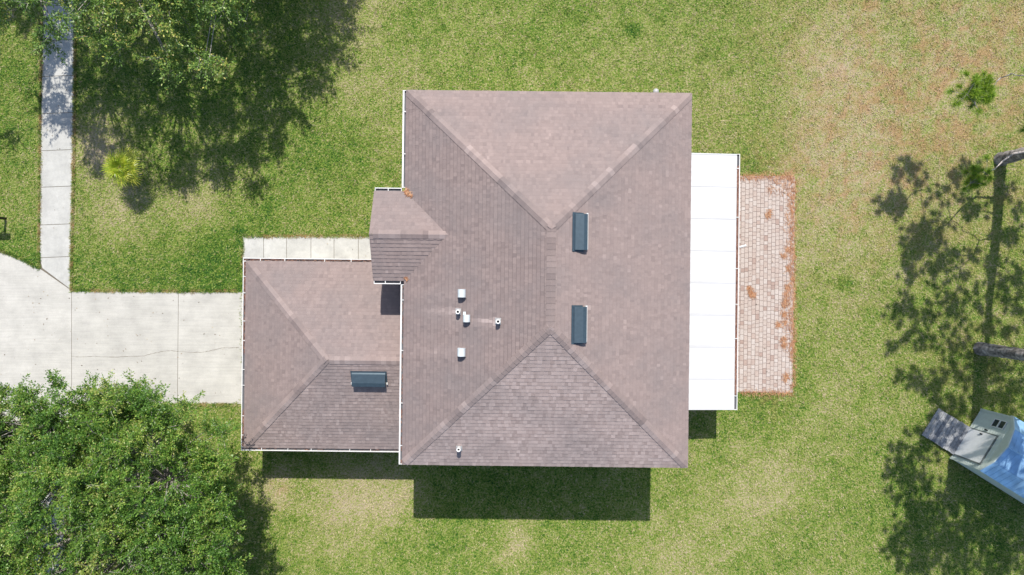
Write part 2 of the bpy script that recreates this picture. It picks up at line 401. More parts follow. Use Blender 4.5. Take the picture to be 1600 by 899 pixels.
# ------------------------------------------------------------------ house
house = empty('house', (*HC, 0), HR, 'two storey house under a brown shingle hip roof with a lower garage wing', 'house')
E = 5.34; XL, XR, YB, YT = -5.0, 5.1, -6.625, 6.625; XM = (XL + XR) / 2; HW = (XR - XL) / 2; RZ = E + HW * 0.5
RY0, RY1 = YB + HW, YT - HW
GE = 2.63; GXL, GXR, GYB, GYT = -11.66, -4.66, -6.73, 0.61; GHW = (GYT - GYB) / 2; GYM = (GYT + GYB) / 2; GRZ = GE + GHW * 0.5
EX0, EYB, EYT = -6.1, -0.12, 3.04; EYM = (EYB + EYT) / 2; EHW = (EYT - EYB) / 2; ERZ = E + EHW * 0.5

streaks = [(Lc(716, 488, 6.7), 1.5, .9, .10), (Lc(778, 503, 7.0), 1.8, .9, .10), (Lc(722, 459, 6.7), 2.6, .25, .2), (Lc(722, 551, 6.7), 2.6, .25, .2), (Lc(729, 498, 6.7), 2, .15, .2)]
def clipv(poly, v0, v1):
    def half(pl, val, keep_ge):
        out = []
        for i in range(len(pl)):
            a, b = pl[i], pl[(i + 1) % len(pl)]
            ia = (a[1] >= val) if keep_ge else (a[1] <= val); ib = (b[1] >= val) if keep_ge else (b[1] <= val)
            if ia: out.append(a)
            if ia != ib and abs(a[1] - b[1]) > 1e-9:
                t = (val - a[1]) / (b[1] - a[1]); out.append((a[0] + t * (b[0] - a[0]), val))
        return out
    pl = half(poly, v0, True)
    return half(pl, v1, False) if len(pl) > 2 else []
def clipu(poly, a, b):
    q = clipv([(y, x) for x, y in poly], a, b); return [(y, x) for x, y in q]
def slope(mb, pts, o, eu, ev, thick=0.010, mean=0.5, streak=None, band=0):
    """one roof slope laid in shingle courses; pts 3D polygon, o a point on the eave, eu along, ev up the slope"""
    o = np.array(o, float); eu = np.array(eu, float); ev = np.array(ev, float); ev /= np.linalg.norm(ev); nrm = np.cross(eu, ev)
    pl = [(float(np.dot(np.array(p) - o, eu)), float(np.dot(np.array(p) - o, ev))) for p in pts]
    vmax = max(p[1] for p in pl); umin = min(p[0] for p in pl); umax = max(p[0] for p in pl)
    ex = 0.143; v = 0.0; ci = 0
    def W(u, v, h): return o + eu * u + ev * v + nrm * h
    while v < vmax - 0.005:
        v1 = min(v + ex, vmax); strip = clipv(pl, v, v1)
        if len(strip) > 2:
            u = umin - rng.uniform(0, 0.3)
            cj = rng.normal(0, 0.03)
            while u < umax:
                wd = rng.uniform(0.07, 0.16); q = clipu(strip, u, u + wd)
                if len(q) > 2:
                    th = thick + (0.006 if rng.random() < 0.5 else 0.0)
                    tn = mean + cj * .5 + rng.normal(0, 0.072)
                    if rng.random() < 0.03: tn += 0.10
                    c = W(u + wd / 2, v, 0)
                    if streak:
                        for (sp, ln, am, wy_) in streak:
                            dx = sp[0] - c[0]; dy = abs(sp[1] - c[1])
                            if 0 < dx < ln: tn += am * math.exp(-(dy / wy_) ** 2) * (1 - dx / ln)
                    mb.poly([W(a, b, 0.004 + th * (1 - (b - v) / ex)) for a, b in q], float(np.clip(tn, 0, 1)))
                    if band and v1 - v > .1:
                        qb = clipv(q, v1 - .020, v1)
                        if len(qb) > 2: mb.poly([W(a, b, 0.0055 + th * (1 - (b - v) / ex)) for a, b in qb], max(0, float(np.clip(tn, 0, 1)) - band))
                    low = [a for a, b in q if abs(b - v) < 1e-6]
                    if len(low) >= 2:
                        a0, a1 = min(low), max(low)
                        mb.poly([W(a0, v, -0.002), W(a1, v, -0.002), W(a1, v, 0.004 + th), W(a0, v, 0.004 + th)], 0.0)
                u += wd
        v = v1; ci += 1
def caps(mb, a, b, n1, n2, w=0.15, d0=0.13, b0=.3, b1=.78):
    """folded cap shingles from low end a to high end b, between slopes with normals n1 (left) and n2 (right)"""
    a = np.array(a, float); b = np.array(b, float); h = b - a; L = np.linalg.norm(h); h /= L
    n1 = np.array(n1, float); n2 = np.array(n2, float)
    s1 = np.cross(n1, h); s1 /= np.linalg.norm(s1); s2 = np.cross(h, n2); s2 /= np.linalg.norm(s2)
    up = n1 + n2; up /= np.linalg.norm(up)
    if np.dot(s1, n2) > 0: s1 = -s1
    if np.dot(s2, n1) > 0: s2 = -s2
    d = d0; base = (b0 + b1) / 2
    while d < L - 0.02:
        e = min(d + 0.19, L) + 0.05
        if rng.random() < 0.35: base = rng.uniform(b0, b1)
        t = float(np.clip(base + rng.normal(0, 0.08), 0, 1)); h0, h1 = 0.042, 0.030
        A = a + h * d; B = a + h * e
        for s, n, fl in ((s1, n1, 0), (s2, n2, 1)):
            q = [A + up * h0, B + up * h1, B + s * w + n * (h1 - 0.006), A + s * w + n * (h0 - 0.006)]
            mb.poly(q if fl else q[::-1], min(1, t + (.2 if n[1] < -.1 else 0)))  # south faces tinted lighter, brightness of that side painted in
            mb.poly([A + up * h0, A + s * w + n * (h0 - 0.006), A + s * w + n * 0.0, A], 0.0)
            mb.poly([A + s * w + n * (h0 - 0.006), B + s * w + n * (h1 - 0.006), B + s * w, A + s * w], 0.05)
        d += 0.19

S5 = math.sqrt(1.25)
NW = (-.5 / S5, 0, 1 / S5); NE = (.5 / S5, 0, 1 / S5); NN = (0, .5 / S5, 1 / S5); NS = (0, -.5 / S5, 1 / S5)
mb = MB()
A, B, C, D = (XL, YB, E), (XR, YB, E), (XR, YT, E), (XL, YT, E); R0, R1 = (XM, RY0, RZ), (XM, RY1, RZ)  # mean tint differs by slope: light and shade put into the shingle colour
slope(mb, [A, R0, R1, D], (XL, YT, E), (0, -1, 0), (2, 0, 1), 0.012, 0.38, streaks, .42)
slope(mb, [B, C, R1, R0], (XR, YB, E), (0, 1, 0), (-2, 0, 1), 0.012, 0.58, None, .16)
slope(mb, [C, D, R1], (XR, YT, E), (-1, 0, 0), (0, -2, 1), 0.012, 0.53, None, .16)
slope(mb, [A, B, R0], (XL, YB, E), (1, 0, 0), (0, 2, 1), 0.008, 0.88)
roof = mb.build('roof', M_shingle, house); roof['label'] = 'big brown shingle hip roof over the two storeys'
mb = MB()
caps(mb, A, R0, NW, NS); caps(mb, B, R0, NS, NE); caps(mb, C, R1, NE, NN); caps(mb, D, R1, NN, NW); caps(mb, R0, R1, NW, NE, d0=0, b0=.25, b1=.55)
mb.build('ridge_cap', M_shingle, roof)
# roof deck, fascia, soffit
def deck(mb, x0, x1, y0, y1, z):
    mb.box(x0 + .01, x1 - .01, y0 + .01, y1 - .01, z - 0.16, z - 0.004)
mb = MB(); deck(mb, XL, XR, YB, YT, E); mb.build('fascia', M_trim, roof)

mb = MB()
GA, GB_, GC, GD = (GXL, GYB, GE), (GXR, GYB, GE), (GXR, GYT, GE), (GXL, GYT, GE); GR0, GR1 = (GXL + GHW, GYM, GRZ), (GXR, GYM, GRZ)  # garage slopes likewise carry their brightness in the mean tint
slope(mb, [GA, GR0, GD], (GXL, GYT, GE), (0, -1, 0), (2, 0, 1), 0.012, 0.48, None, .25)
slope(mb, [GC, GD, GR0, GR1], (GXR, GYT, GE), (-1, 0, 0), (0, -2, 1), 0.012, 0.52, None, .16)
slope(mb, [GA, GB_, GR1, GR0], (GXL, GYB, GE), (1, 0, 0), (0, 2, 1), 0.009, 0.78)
groof = mb.build('roof', M_shingle, house); groof['label'] = 'lower brown shingle roof over the garage wing'
mb = MB(); caps(mb, GA, GR0, NW, NS); caps(mb, GD, GR0, NN, NW); caps(mb, GR0, GR1, NN, NS)
mb.build('ridge_cap', M_shingle, groof)
mb = MB(); deck(mb, GXL, GXR, GYB, GYT, GE); mb.build('fascia', M_trim, groof)

mb = MB(); XV = XL + EHW  # south slope of the gable tinted lighter, its brightness painted in
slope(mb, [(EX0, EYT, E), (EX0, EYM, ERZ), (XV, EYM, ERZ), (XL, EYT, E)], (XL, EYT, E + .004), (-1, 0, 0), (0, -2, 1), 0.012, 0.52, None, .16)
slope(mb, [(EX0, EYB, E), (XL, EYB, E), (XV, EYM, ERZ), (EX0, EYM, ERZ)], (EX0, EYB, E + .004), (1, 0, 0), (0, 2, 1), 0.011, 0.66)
eroof = mb.build('roof', M_shingle, house); eroof['label'] = 'small shingle gable roof over the entry'
mb = MB(); caps(mb, (EX0, EYM, ERZ), (XV, EYM, ERZ), NN, NS, 0.14); mb.build('ridge_cap', M_shingle, eroof)
mb = MB()
for ya in (EYT, EYB):
    mb.faces([(EX0, ya, E - .16), (EX0 + .03, ya, E - .16), (EX0 + .03, EYM, ERZ - .16), (EX0, EYM, ERZ - .16), (EX0, ya, E - .003), (EX0 + .03, ya, E - .003), (EX0 + .03, EYM, ERZ - .003), (EX0, EYM, ERZ - .003)],
             [(0, 1, 2, 3), (4, 5, 6, 7), (0, 4, 7, 3), (1, 5, 6, 2), (0, 1, 5, 4)])
mb.box(EX0 + .032, XL, EYB + .01, EYT - .01, E - .16, E - .01)
mb.build('fascia', M_trim, eroof)

# walls with window and door openings shown as real recessed frames
WX0, WX1, WY0, WY1 = XL + .42, XR - .42, YB + .42, YT - .42
mb = MB(); mb.box(WX0, WX1, WY0, WY1, 0, E - .165); wl1 = mb.build('wall', M_wall, house); wl1['label'] = 'cream stucco wall of the two storey block'
GW0, GWY0, GWY1 = GXL + .40, GYB + .40, GYT - .40
mb = MB(); mb.box(GW0, WX0 - .004, GWY0, GWY1, 0, GE - .165); wl2 = mb.build('wall', M_wall, house); wl2['label'] = 'garage wall'
mb = MB(); mb.box(EX0 + .35, WX0 - .004, EYB + .3, EYT - .3, 0.0, E - .165)
y0, y1 = EYB + .3, EYT - .3
mb.faces([(EX0 + .35, y0, E - .163), (EX0 + .35, y1, E - .163), (EX0 + .35, EYM, ERZ - .17), (-4.3, y0, E - .163), (-4.3, y1, E - .163), (-4.3, EYM, ERZ - .17)], [(0, 2, 1), (0, 3, 5, 2), (1, 2, 5, 4), (3, 4, 5)])
mb.build('wall', M_wall, house)['label'] = 'tall narrow entry wall'

def window(axis, at, c, z, w, h, out):
    """axis 'x': wall at x=at, window centred y=c"""
    f = MB(); g = MB(); t = 0.06; d = 0.05
    def bx(m, a0, a1, z0, z1, dep):
        lo, hi = sorted((at + out * 0.003, at + out * dep))
        if axis == 'x': m.box(lo, hi, a0, a1, z0, z1)
        else: m.box(a0, a1, lo, hi, z0, z1)
    bx(f, c - w / 2, c - w / 2 + t, z, z + h, d); bx(f, c + w / 2 - t, c + w / 2, z, z + h, d)
    bx(f, c - w / 2 + t + .001, c + w / 2 - t - .001, z, z + t, d); bx(f, c - w / 2 + t + .001, c + w / 2 - t - .001, z + h - t, z + h, d)
    bx(f, c - w / 2 + t + .001, c + w / 2 - t - .001, z + h / 2 - .02, z + h / 2 + .02, d * .9)
    fo = f.build('window', M_trim, house)
    bx(g, c - w / 2 + t, c + w / 2 - t, z + t, z + h - t, .02); g.build('pane', M_glass, fo)
for c in (-4.5, -1.5, 1.5, 4.5):
    window('x', WX1, c, 3.3, 1.1, 1.3, 1)
for c in (-2.8, 0.2, 3.0):
    window('y', WY0, c, 3.3, 0.9, 1.3, -1); window('y', WY0, c, 0.9, 0.9, 1.3, -1); window('y', WY1, c, 3.3, 0.9, 1.3, 1)
window('x', WX0, 4.6, 3.3, 1.0, 1.3, -1); window('x', WX0, 4.6, 0.8, 1.2, 1.4, -1); window('x', WX0, -3.2, 3.6 + .6, 1.0, .8, -1)
window('y', GWY0, -8.2, 1.0, 0.9, 1.1, -1)
mb = MB()
for i in range(4): mb.box(GW0 - .05, GW0 - .003, -5.55, -0.65, 0.05 + i * .53, 0.05 + i * .53 + .522)
mb.build('garage_door', M_trim, house)
mb = MB(); mb.box(EX0 + .30, EX0 + .347, 1.0, 1.95, 0.05, 2.1); dr = mb.build('door', M_doorp, house)
mb = MB(); mb.tube([(EX0 + .24, 1.1, 1.0), (EX0 + .30, 1.1, 1.0)], 0.03); mb.build('handle', M_lead, dr)

# gutters: u-shaped troughs with straps
GS = 0.125
def gutter(p0, p1, out, z, name_parent=house, strap=0.85, litter=0.0, lip=.028, lit_col=M_litter, w=GS, drop=0.0, lseg=None):
    """p0->p1 along the eave (2D), out = outward unit (2D)"""
    p0 = np.array(p0, float); p1 = np.array(p1, float); out = np.array(out, float); L = np.linalg.norm(p1 - p0); t = (p1 - p0) / L
    def pt(a, b, c): q = p0 + t * a + out * b; return (q[0], q[1], z + c)
    def bar(m, a0, a1, b0, b1, c0, c1, mi=0, tint=.5):
        ps = [pt(a0, b0, c0), pt(a1, b0, c0), pt(a1, b1, c0), pt(a0, b1, c0), pt(a0, b0, c1), pt(a1, b0, c1), pt(a1, b1, c1), pt(a0, b1, c1)]
        m.faces(ps, [(3, 2, 1, 0), (4, 5, 6, 7), (0, 1, 5, 4), (1, 2, 6, 5), (2, 3, 7, 6), (3, 0, 4, 7)], tint, mi)
    m = MB()
    bar(m, 0, L, w - lip, w, -.125, -.006)                       # outer lip
    bar(m, 0, L, .002, .010, -.125, -.03)                          # back
    bar(m, 0, L, .011, w - lip - .001, -.125, -.118)                    # floor
    bar(m, 0, .02, .011, w - lip - .001, -.117, -.01); bar(m, L - .02, L, .011, w - lip - .001, -.117, -.01)
    bar(m, .021, L - .021, .0115, w - lip - .0015, -.1175, -.085, 1)       # dark fill along the trough floor
    g = m.build('gutter', [M_white, M_gutin], name_parent)
    n = max(1, int(L / strap))
    for i in range(n):
        a = (i + 0.5 + rng.uniform(-.2, .2)) * L / n; m = MB(); bar(m, a - .013, a + .013, -.01, w - .003, -.005, .003); m.build('strap', M_white, g)
    if litter > 0:
        m = MB(); nl = int(L * litter)
        for i in range(nl):
            a = rng.uniform(.03, L - .03)
            if lseg and not any(s0 <= a / L <= s1 for s0, s1 in lseg): continue
            b = rng.uniform(.016, w - .03); ln = rng.uniform(.05, .14); an = rng.normal(0, .35); c = rng.uniform(-.075, -.015)
            da, db = math.cos(an) * ln / 2, math.sin(an) * ln / 2
            b0 = min(max(b - db, .0), w - .02); b1 = min(max(b + db, .0), w - .02)
            m.poly([pt(a - da, b0, c), pt(a + da, b1, c + .01), pt(a + da, b1 + .012, c + .01), pt(a - da, b0 + .012, c)], float(rng.uniform(0, 1)))
        if m.f:
            lo = m.build('leaf_litter', lit_col, g); lo['kind'] = 'stuff'
    return g
gutter((XL, YT), (XL, EYT + GS + .01), (-1, 0), E, lip=.055, strap=1.5)
gutter((XL, EYB - GS - .01), (XL, YB), (-1, 0), E, litter=25, lit_col=M_litter, strap=1.3, lip=.05)
gutter((XL - GS - .005, EYT), (EX0 + .02, EYT), (0, 1), E, strap=.6)
gutter((EX0 + .02, EYB), (XL - GS - .005, EYB), (0, -1), E, strap=.6)
gutter((GXL, GYT), (GXL, GYB), (-1, 0), GE, litter=70, lseg=[(0, .5), (.8, 1)])
gutter((EX0 + .35, GYT), (GXL - GS, GYT), (0, 1), GE, litter=60, strap=1.1)
gutter((GXL - GS, GYB), (GXR - .04, GYB), (0, -1), GE, litter=8, strap=1.1)
mb = MB()
for (x, y, z0, z1) in ((XL - .08, YB + .06, 0, E - .13), (GXL - .07, GYB - .07, 0, GE - .13), (GXL - .07, GYT + .07, 0, GE - .13), (XL - .08, YT - .06, 0, E - .13)):
    m = MB(); m.box(x - .035, x + .035, y - .045, y + .045, z0, z1); m.build('downspout', M_white, house)

# porch roof of insulated white panels
PX1, PY0, PY1, PZ0, PZ1 = 7.68, -5.08, 5.08, 2.40, 2.62
mb = MB(); n = 8; pw = (PY1 - PY0) / n
for i in range(n):
    a, b = PY0 + i * pw, PY0 + (i + 1) * pw
    h = 0.0
    for (u, v, d) in ((a + .002, b - .05, 0), (b - .05, b - .002, 0.012)):
        ps = [(WX1 + .004, u, PZ1), (PX1, u, PZ0), (PX1, v, PZ0), (WX1 + .004, v, PZ1)]
        top = [(x, y, z + d) for x, y, z in ps]; bot = [(x, y, z - .08) for x, y, z in ps]
        mb.faces(top + bot, [(0, 1, 2, 3), (7, 6, 5, 4), (1, 5, 6, 2), (0, 4, 5, 1), (3, 2, 6, 7)], .5)
porch = mb.build('porch_roof', M_panel, house)
g = gutter((PX1 + .002, PY0), (PX1 + .002, PY1), (1, 0), PZ0 + .02, porch, litter=420, strap=1.6, lseg=[(.06, .95)]); 
for y in (PY0 + .1, -1.7, 1.7, PY1 - .1):
    m = MB(); m.box(PX1 - .16, PX1 - .06, y - .05, y + .05, .027, PZ0 - .08); m.build('porch_post', M_trim, house)
# white pipe end beyond the porch gutter
mb = MB(); a = Lc(1155.5, 386.4, 2.40); b = Lc(1166, 383.6, 2.45); mb.tube([a, b], .042, 10); mb.build('drain_outlet', M_white, porch)
# small pale fitting under the top eave
mb = MB(); c = Lc(1026, 141, 5.2)
pts = []
for i in range(5):
    th = i / 4 * math.pi / 2
    for j in range(12):
        an = j / 12 * 2 * math.pi; r = .11 * math.cos(th) + .001
        pts.append((c[0] + r * math.cos(an), c[1] - .02 + r * math.sin(an), c[2] - .12 + .1 * math.sin(th)))
fs = [(i * 12 + j, i * 12 + (j + 1) % 12, (i + 1) * 12 + (j + 1) % 12, (i + 1) * 12 + j) for i in range(4) for j in range(12)] + [tuple(range(12))[::-1]]
mb.faces(pts, fs); mb.tube([(c[0], c[1] - .05, c[2] - .12), (c[0], WY1 + .01, c[2] - .25)], .02)
mb.build('outdoor_lamp', M_lead, house)

# ---- roof fittings
def on_slope(px, py, zf, z0):
    z = z0
    for _ in range(12): p = Lc(px, py, z); z = zf(p)
    p = Lc(px, py, z); return p
zw = lambda p: E + .5 * (p[0] - XL); ze = lambda p: E + .5 * (XR - p[0]); zs = lambda p: E + .5 * (p[1] - YB); zgs = lambda p: GE + .5 * (p[1] - GYB)
def frame(p, down):
    """matrix whose x axis runs along the eave, y axis points up the slope, z is the slope normal"""
    dn = Vector(down).normalized(); upv = -dn; 
    if abs(dn.x) > .5: nrm = Vector((dn.x * .5, 0, 1)).normalized(); along = Vector((0, -dn.x, 0)).normalized() if dn.x > 0 else Vector((0, 1, 0)) * (-dn.x)
    else: nrm = Vector((0, dn.y * .5, 1)).normalized(); along = Vector((1, 0, 0))
    up_s = nrm.cross(along).normalized()
    if up_s.dot(upv) < 0: along = -along; up_s = nrm.cross(along).normalized()
    M = Matrix(((along.x, up_s.x, nrm.x, p[0]), (along.y, up_s.y, nrm.y, p[1]), (along.z, up_s.z, nrm.z, p[2]), (0, 0, 0, 1)))
    return M
def box_vent(px, py, zf, z0, down, L=1.22, Wd=.47, h=.17):
    M = frame(on_slope(px, py, zf, z0), down)
    mb = MB(); a = L / 2
    prof = [(Wd * .5, .03), (Wd * .42, .09), (-Wd * .18, h * 1.15), (-Wd * .5, h * 1.15), (-Wd * .5, h * .7)]   # (y up slope, z)
    def T(x, y, z): return tuple(M @ Vector((x, y, z)))
    for (y0, z0_), (y1, z1_) in zip(prof[:-1], prof[1:]):
        mb.poly([T(-a, y0, z0_), T(-a, y1, z1_), T(a, y1, z1_), T(a, y0, z0_)])
    for s in (-a, a):
        q = [T(s, y, z) for y, z in prof] + [T(s, -Wd * .32, .02), T(s, Wd * .5, .02)]
        mb.poly(q if s > 0 else q[::-1])
    mb.poly([T(-a, -Wd * .32, .02), T(a, -Wd * .32, .02), T(a, -Wd * .32, h * .8), T(-a, -Wd * .32, h * .8)], .5, 1)
    v = mb.build('roof_vent', [M_vent, M_dark], house)
    mb = MB(); mb.box(-a - .05, a + .05, -Wd * .36, Wd * .62, .030, .038, M=M); mb.build('flashing', M_vent, v)
    return v, M, a, Wd
for px, py in ((904.5, 363), (903, 507.5)):
    v, M, a, Wd = box_vent(px, py, ze, 7.3, (1, 0, 0), 1.16, .43)
    mb = MB(); mb.box(-a + .02, a + .04, -Wd * .5 - .06, -Wd * .5 - .004, .04, .125, M=M); mb.build('deflector', M_white, v)
v, M, a, Wd = box_vent(577, 590.5, zgs, 3.9, (0, -1, 0), 1.24, .50, .2)
for s in (-1, 1):
    mb = MB(); mb.box(s * (a + .04) - .025, s * (a + .04) + .025, -Wd * .5, -Wd * .5 + .07, .04, .09, M=M); mb.build('bracket', M_white, v)
def hood(px, py, z0, sz=.24, notch=False):
    M = frame(on_slope(px, py, zw, z0), (-1, 0, 0)); p = M.translation
    # upright arch standing on the slope, axis across the sun
    mb = MB(); pr = []
    for i in range(9):
        an = math.pi * i / 8; pr.append((-math.cos(an) * sz / 2, .16 + math.sin(an) * sz * .5))
    pr = [(-sz / 2, -.08)] + pr + [(sz / 2, .02)]
    n = len(pr)
    A_ = [(p.x + x, p.y - sz / 2, p.z + z) for x, z in pr]; B_ = [(p.x + x, p.y + sz / 2, p.z + z) for x, z in pr]
    mb.faces(A_ + B_, [tuple(range(n))] + [tuple(range(n, 2 * n))[::-1]] + [(i + 1, i, i + n, i + 1 + n) for i in range(n - 1)])
    if notch: mb.box(p.x - sz / 2, p.x - .03, p.y + sz / 2 + .002, p.y + sz / 2 + .10, p.z - .06, p.z + .14)
    v = mb.build('exhaust_hood', M_hood, house)
    mb = MB(); mb.box(-sz * .65, sz * .65, -sz * .6, sz * .75, .030, .036, M=M); mb.build('flashing', M_shingle, v)
hood(722, 458.5, 6.7, .27); hood(729.5, 497.5, 6.7, .24, True); hood(721.5, 550, 6.7, .27)
def pipe(px, py, zf, z0, down, h=.24):
    M = frame(on_slope(px, py, zf, z0), down); p = M.translation; mb = MB()
    n = 14; r0, r1 = .075, .042
    ring = lambda r, z: [(p.x + r * math.cos(2 * math.pi * k / n), p.y + r * math.sin(2 * math.pi * k / n), p.z + z) for k in range(n)]
    pts = ring(.075, -.04) + ring(r0, .06) + ring(r0, h) + ring(r1, h) + ring(r1, h - .2); fs = []
    for i in range(4):
        for k in range(n): k2 = (k + 1) % n; fs.append((i * n + k, i * n + k2, (i + 1) * n + k2, (i + 1) * n + k))
    mb.faces(pts, fs); mb.poly(ring(r1, h - .19), .5, 1)
    v = mb.build('vent_pipe', [M_white, M_dark], house)
    mb = MB(); mb.box(-.11, .11, -.10, .12, .030, .037, M=M); mb.build('flashing', M_lead, v)
pipe(716.5, 487, zw, 6.7, (-1, 0, 0), .32); pipe(778.5, 502, zw, 7, (-1, 0, 0), .32); pipe(717.5, 700, zs, 5.7, (0, -1, 0), .30)

# dry needles lying in the two valleys of the entry gable
def needle_pile(name, world_pts, label, cat, spread, n, z=0.05, ln=(.12, .24), parent=None, zfun=None, mat=M_needle_dry, w=.006, direc=None):
    c = np.array(world_pts, float); i = rng.integers(0, len(c), n); sp = np.array(spread if hasattr(spread, '__len__') else [spread] * len(c))
    q = c[i][:, :2] + rng.normal(0, 1, (n, 2)) * sp[i][:, None]
    an = rng.uniform(0, 2 * math.pi, n) if direc is None else rng.normal(direc, .75, n)
    l = rng.uniform(*ln, n) / 2; d = np.stack([np.cos(an), np.sin(an)], 1); s = np.stack([-np.sin(an), np.cos(an)], 1) * w
    zz = (z if zfun is None else zfun(q)) + rng.uniform(0, .02, n)
    V = np.empty((n, 4, 3)); V[:, 0, :2] = q - d * l[:, None] - s; V[:, 1, :2] = q + d * l[:, None] - s; V[:, 2, :2] = q + d * l[:, None] + s; V[:, 3, :2] = q - d * l[:, None] + s
    V[:, :, 2] = zz[:, None]; V[:, 1:3, 2] += rng.uniform(0, .008, n)[:, None]
    return mesh_np(name, V.reshape(-1, 3), np.arange(n * 4).reshape(n, 4), mat, parent, {'tint': ('FACE', rng.uniform(0, 1, n))})
zval = lambda q: np.maximum(E + .5 * np.clip(q[:, 0] - XL, 0, 2), E + .5 * (EHW - np.abs(q[:, 1] - EYM))) + .045
lo = needle_pile('leaf_litter', [(-4.95, 3.0), (-4.88, 2.94), (-4.75, 2.84), (-4.97, 3.02), (-4.9, 2.97), (-4.95, 3.05), (-4.93, -.06)], None, None, [.05, .05, .05, .05, .04, .04, .03], 120, zfun=zval, parent=eroof, ln=(.06, .14)); lo['kind'] = 'stuff'

# ------------------------------------------------------------------ grass blades
def pts_in(poly, q):
    inside = np.zeros(len(q), bool); n = len(poly)
    for i in range(n):
        x0, y0 = poly[i]; x1, y1 = poly[(i + 1) % n]
        c = ((y0 > q[:, 1]) != (y1 > q[:, 1]))
        t = (x1 - x0) * (q[:, 1] - y0) / ((y1 - y0) if y1 != y0 else 1e-9) + x0
        inside ^= c & (q[:, 0] < t)
    return inside
def hw(x, y):   # house local -> ground photo px
    c, s = math.cos(HR), math.sin(HR); wx = x * c - y * s + HC[0]; wy = x * s + y * c + HC[1]
    return (wx * PPM + 800, 449.5 - wy * PPM)
BLOCK = [[(68, -60), (118, -60), (115, 225), (110, 455), (377, 456), (377, 631), (112, 632), (105, 640), (101, 960), (50, 960), (56, 662), (3, 690), (-40, 710), (-40, 380), (3, 394), (34, 406), (62, 421), (62, 403), (63.5, 225)],
         [(380, 370), (640, 370), (640, 420), (380, 420)],
         [hw(GW0, GWY0), hw(GW0, GWY1), hw(WX0, GWY1), hw(WX0, GWY0)], [hw(WX0, WY0), hw(WX0, WY1), hw(WX1, WY1), hw(WX1, WY0)],
         [hw(WX1, -4.72), hw(WX1, 4.61), hw(10.94, 4.61), hw(10.94, -4.72)], [(-60, -200), (-1, -200), (-1, 1200), (-60, 1200)]]
NB = 800000
q = np.stack([rng.uniform(-22.6, 22.6, NB), rng.uniform(-12.8, 12.8, NB)], 1)
dens = fbm(q[:, 0] * 3.1, q[:, 1] * 3.1, 31, 4)
dry, rust = fields(q[:, 0], q[:, 1])
keep = rng.random(NB) < np.clip(0.35 + 1.3 * (dens - 0.3) + (0.45 - dry) * 0.8, 0.15, 1)
pxq = np.stack([q[:, 0] * PPM + 800, 449.5 - q[:, 1] * PPM], 1)
jit = pxq + rng.normal(0, 0.9, pxq.shape) + np.stack([fbm(q[:, 0] * 1.6, q[:, 1] * 1.6, 41) - .5, fbm(q[:, 0] * 1.6, q[:, 1] * 1.6, 43) - .5], 1) * 12
for pl in BLOCK: keep &= ~pts_in(pl, jit)
q = q[keep]
# long blades leaning over the pavement edges
eq = []
for pl in (BLOCK[0], BLOCK[1]):
    for i in range(len(pl)):
        a = np.array(pl[i], float); b = np.array(pl[(i + 1) % len(pl)], float); L = np.linalg.norm(b - a); m = int(L * 16)
        t = rng.random(m); nr = np.array([-(b - a)[1], (b - a)[0]]) / L
        pp = a + (b - a) * t[:, None]; wv = (fbm(pp[:, 0] * .10, pp[:, 1] * .10, 61, 3) - .42) * 9 
        off = rng.uniform(-3.0, 1, m) + np.where(rng.random(m) < .6, np.clip(wv, 0, 4) * rng.random(m), 0)
        c = np.array(pl, float).mean(0); sg = 1 if pts_in(pl, (pp[:1] + nr * 3)).any() else -1
        eq.append(pp + nr * off[:, None] * sg)
eq = np.concatenate(eq); okq = (eq[:, 0] > -10) & (eq[:, 0] < 640) & (eq[:, 1] > -20) & (eq[:, 1] < 920) & ~((eq[:, 0] > 379) & (eq[:, 1] > 400)) & ~((eq[:, 0] > 372) & (eq[:, 1] > 450) & (eq[:, 1] < 636)); eq = eq[okq]
# no grass in the mouth of the drive where path and drive meet
okq = ~((eq[:, 0] > 60) & (eq[:, 0] < 110) & (eq[:, 1] > 428) & (eq[:, 1] < 650)); eq = eq[okq]
ew = np.stack([(eq[:, 0] - 800) / PPM, (449.5 - eq[:, 1]) / PPM], 1)
q = np.concatenate([q, ew]); n = len(q); dry, rust = fields(q[:, 0], q[:, 1])
rust[-len(ew):] = np.clip((fbm(ew[:, 0] * 3, ew[:, 1] * 3, 71, 3) - .42) * 4, 0, 1); dry[-len(ew):] += rng.normal(-.05, .12, len(ew))
az = rng.uniform(0, 2 * math.pi, n); tilt = rng.uniform(0.35, 1.25, n); ln = rng.uniform(.05, .12, n); wd = rng.uniform(.007, .015, n)
d = np.stack([np.cos(az) * np.sin(tilt), np.sin(az) * np.sin(tilt), np.cos(tilt)], 1); s = np.stack([-np.sin(az), np.cos(az), 0 * az], 1)
base = np.stack([q[:, 0], q[:, 1], np.full(n, .0)], 1)
V = np.empty((n, 3, 3)); V[:, 0] = base - s * wd[:, None]; V[:, 1] = base + s * wd[:, None]; V[:, 2] = base + d * ln[:, None]
cl = (fbm(q[:, 0] * 9, q[:, 1] * 9, 51, 2) - .5) * .8 + (fbm(q[:, 0] * 4, q[:, 1] * 4, 53, 2) - .5) * .15
dr_ = np.clip(dry + 0.04 + cl + rng.normal(0, .19, n) + (rng.random(n) < .10) * .28, 0, 1)
grass = mesh_np('grass', V.reshape(-1, 3), np.arange(n * 3).reshape(n, 3), M_blade, attrs={'tint': ('FACE', dr_), 'rust': ('FACE', rust * (rng.random(n) < .7))})
tag(grass, kind='stuff')

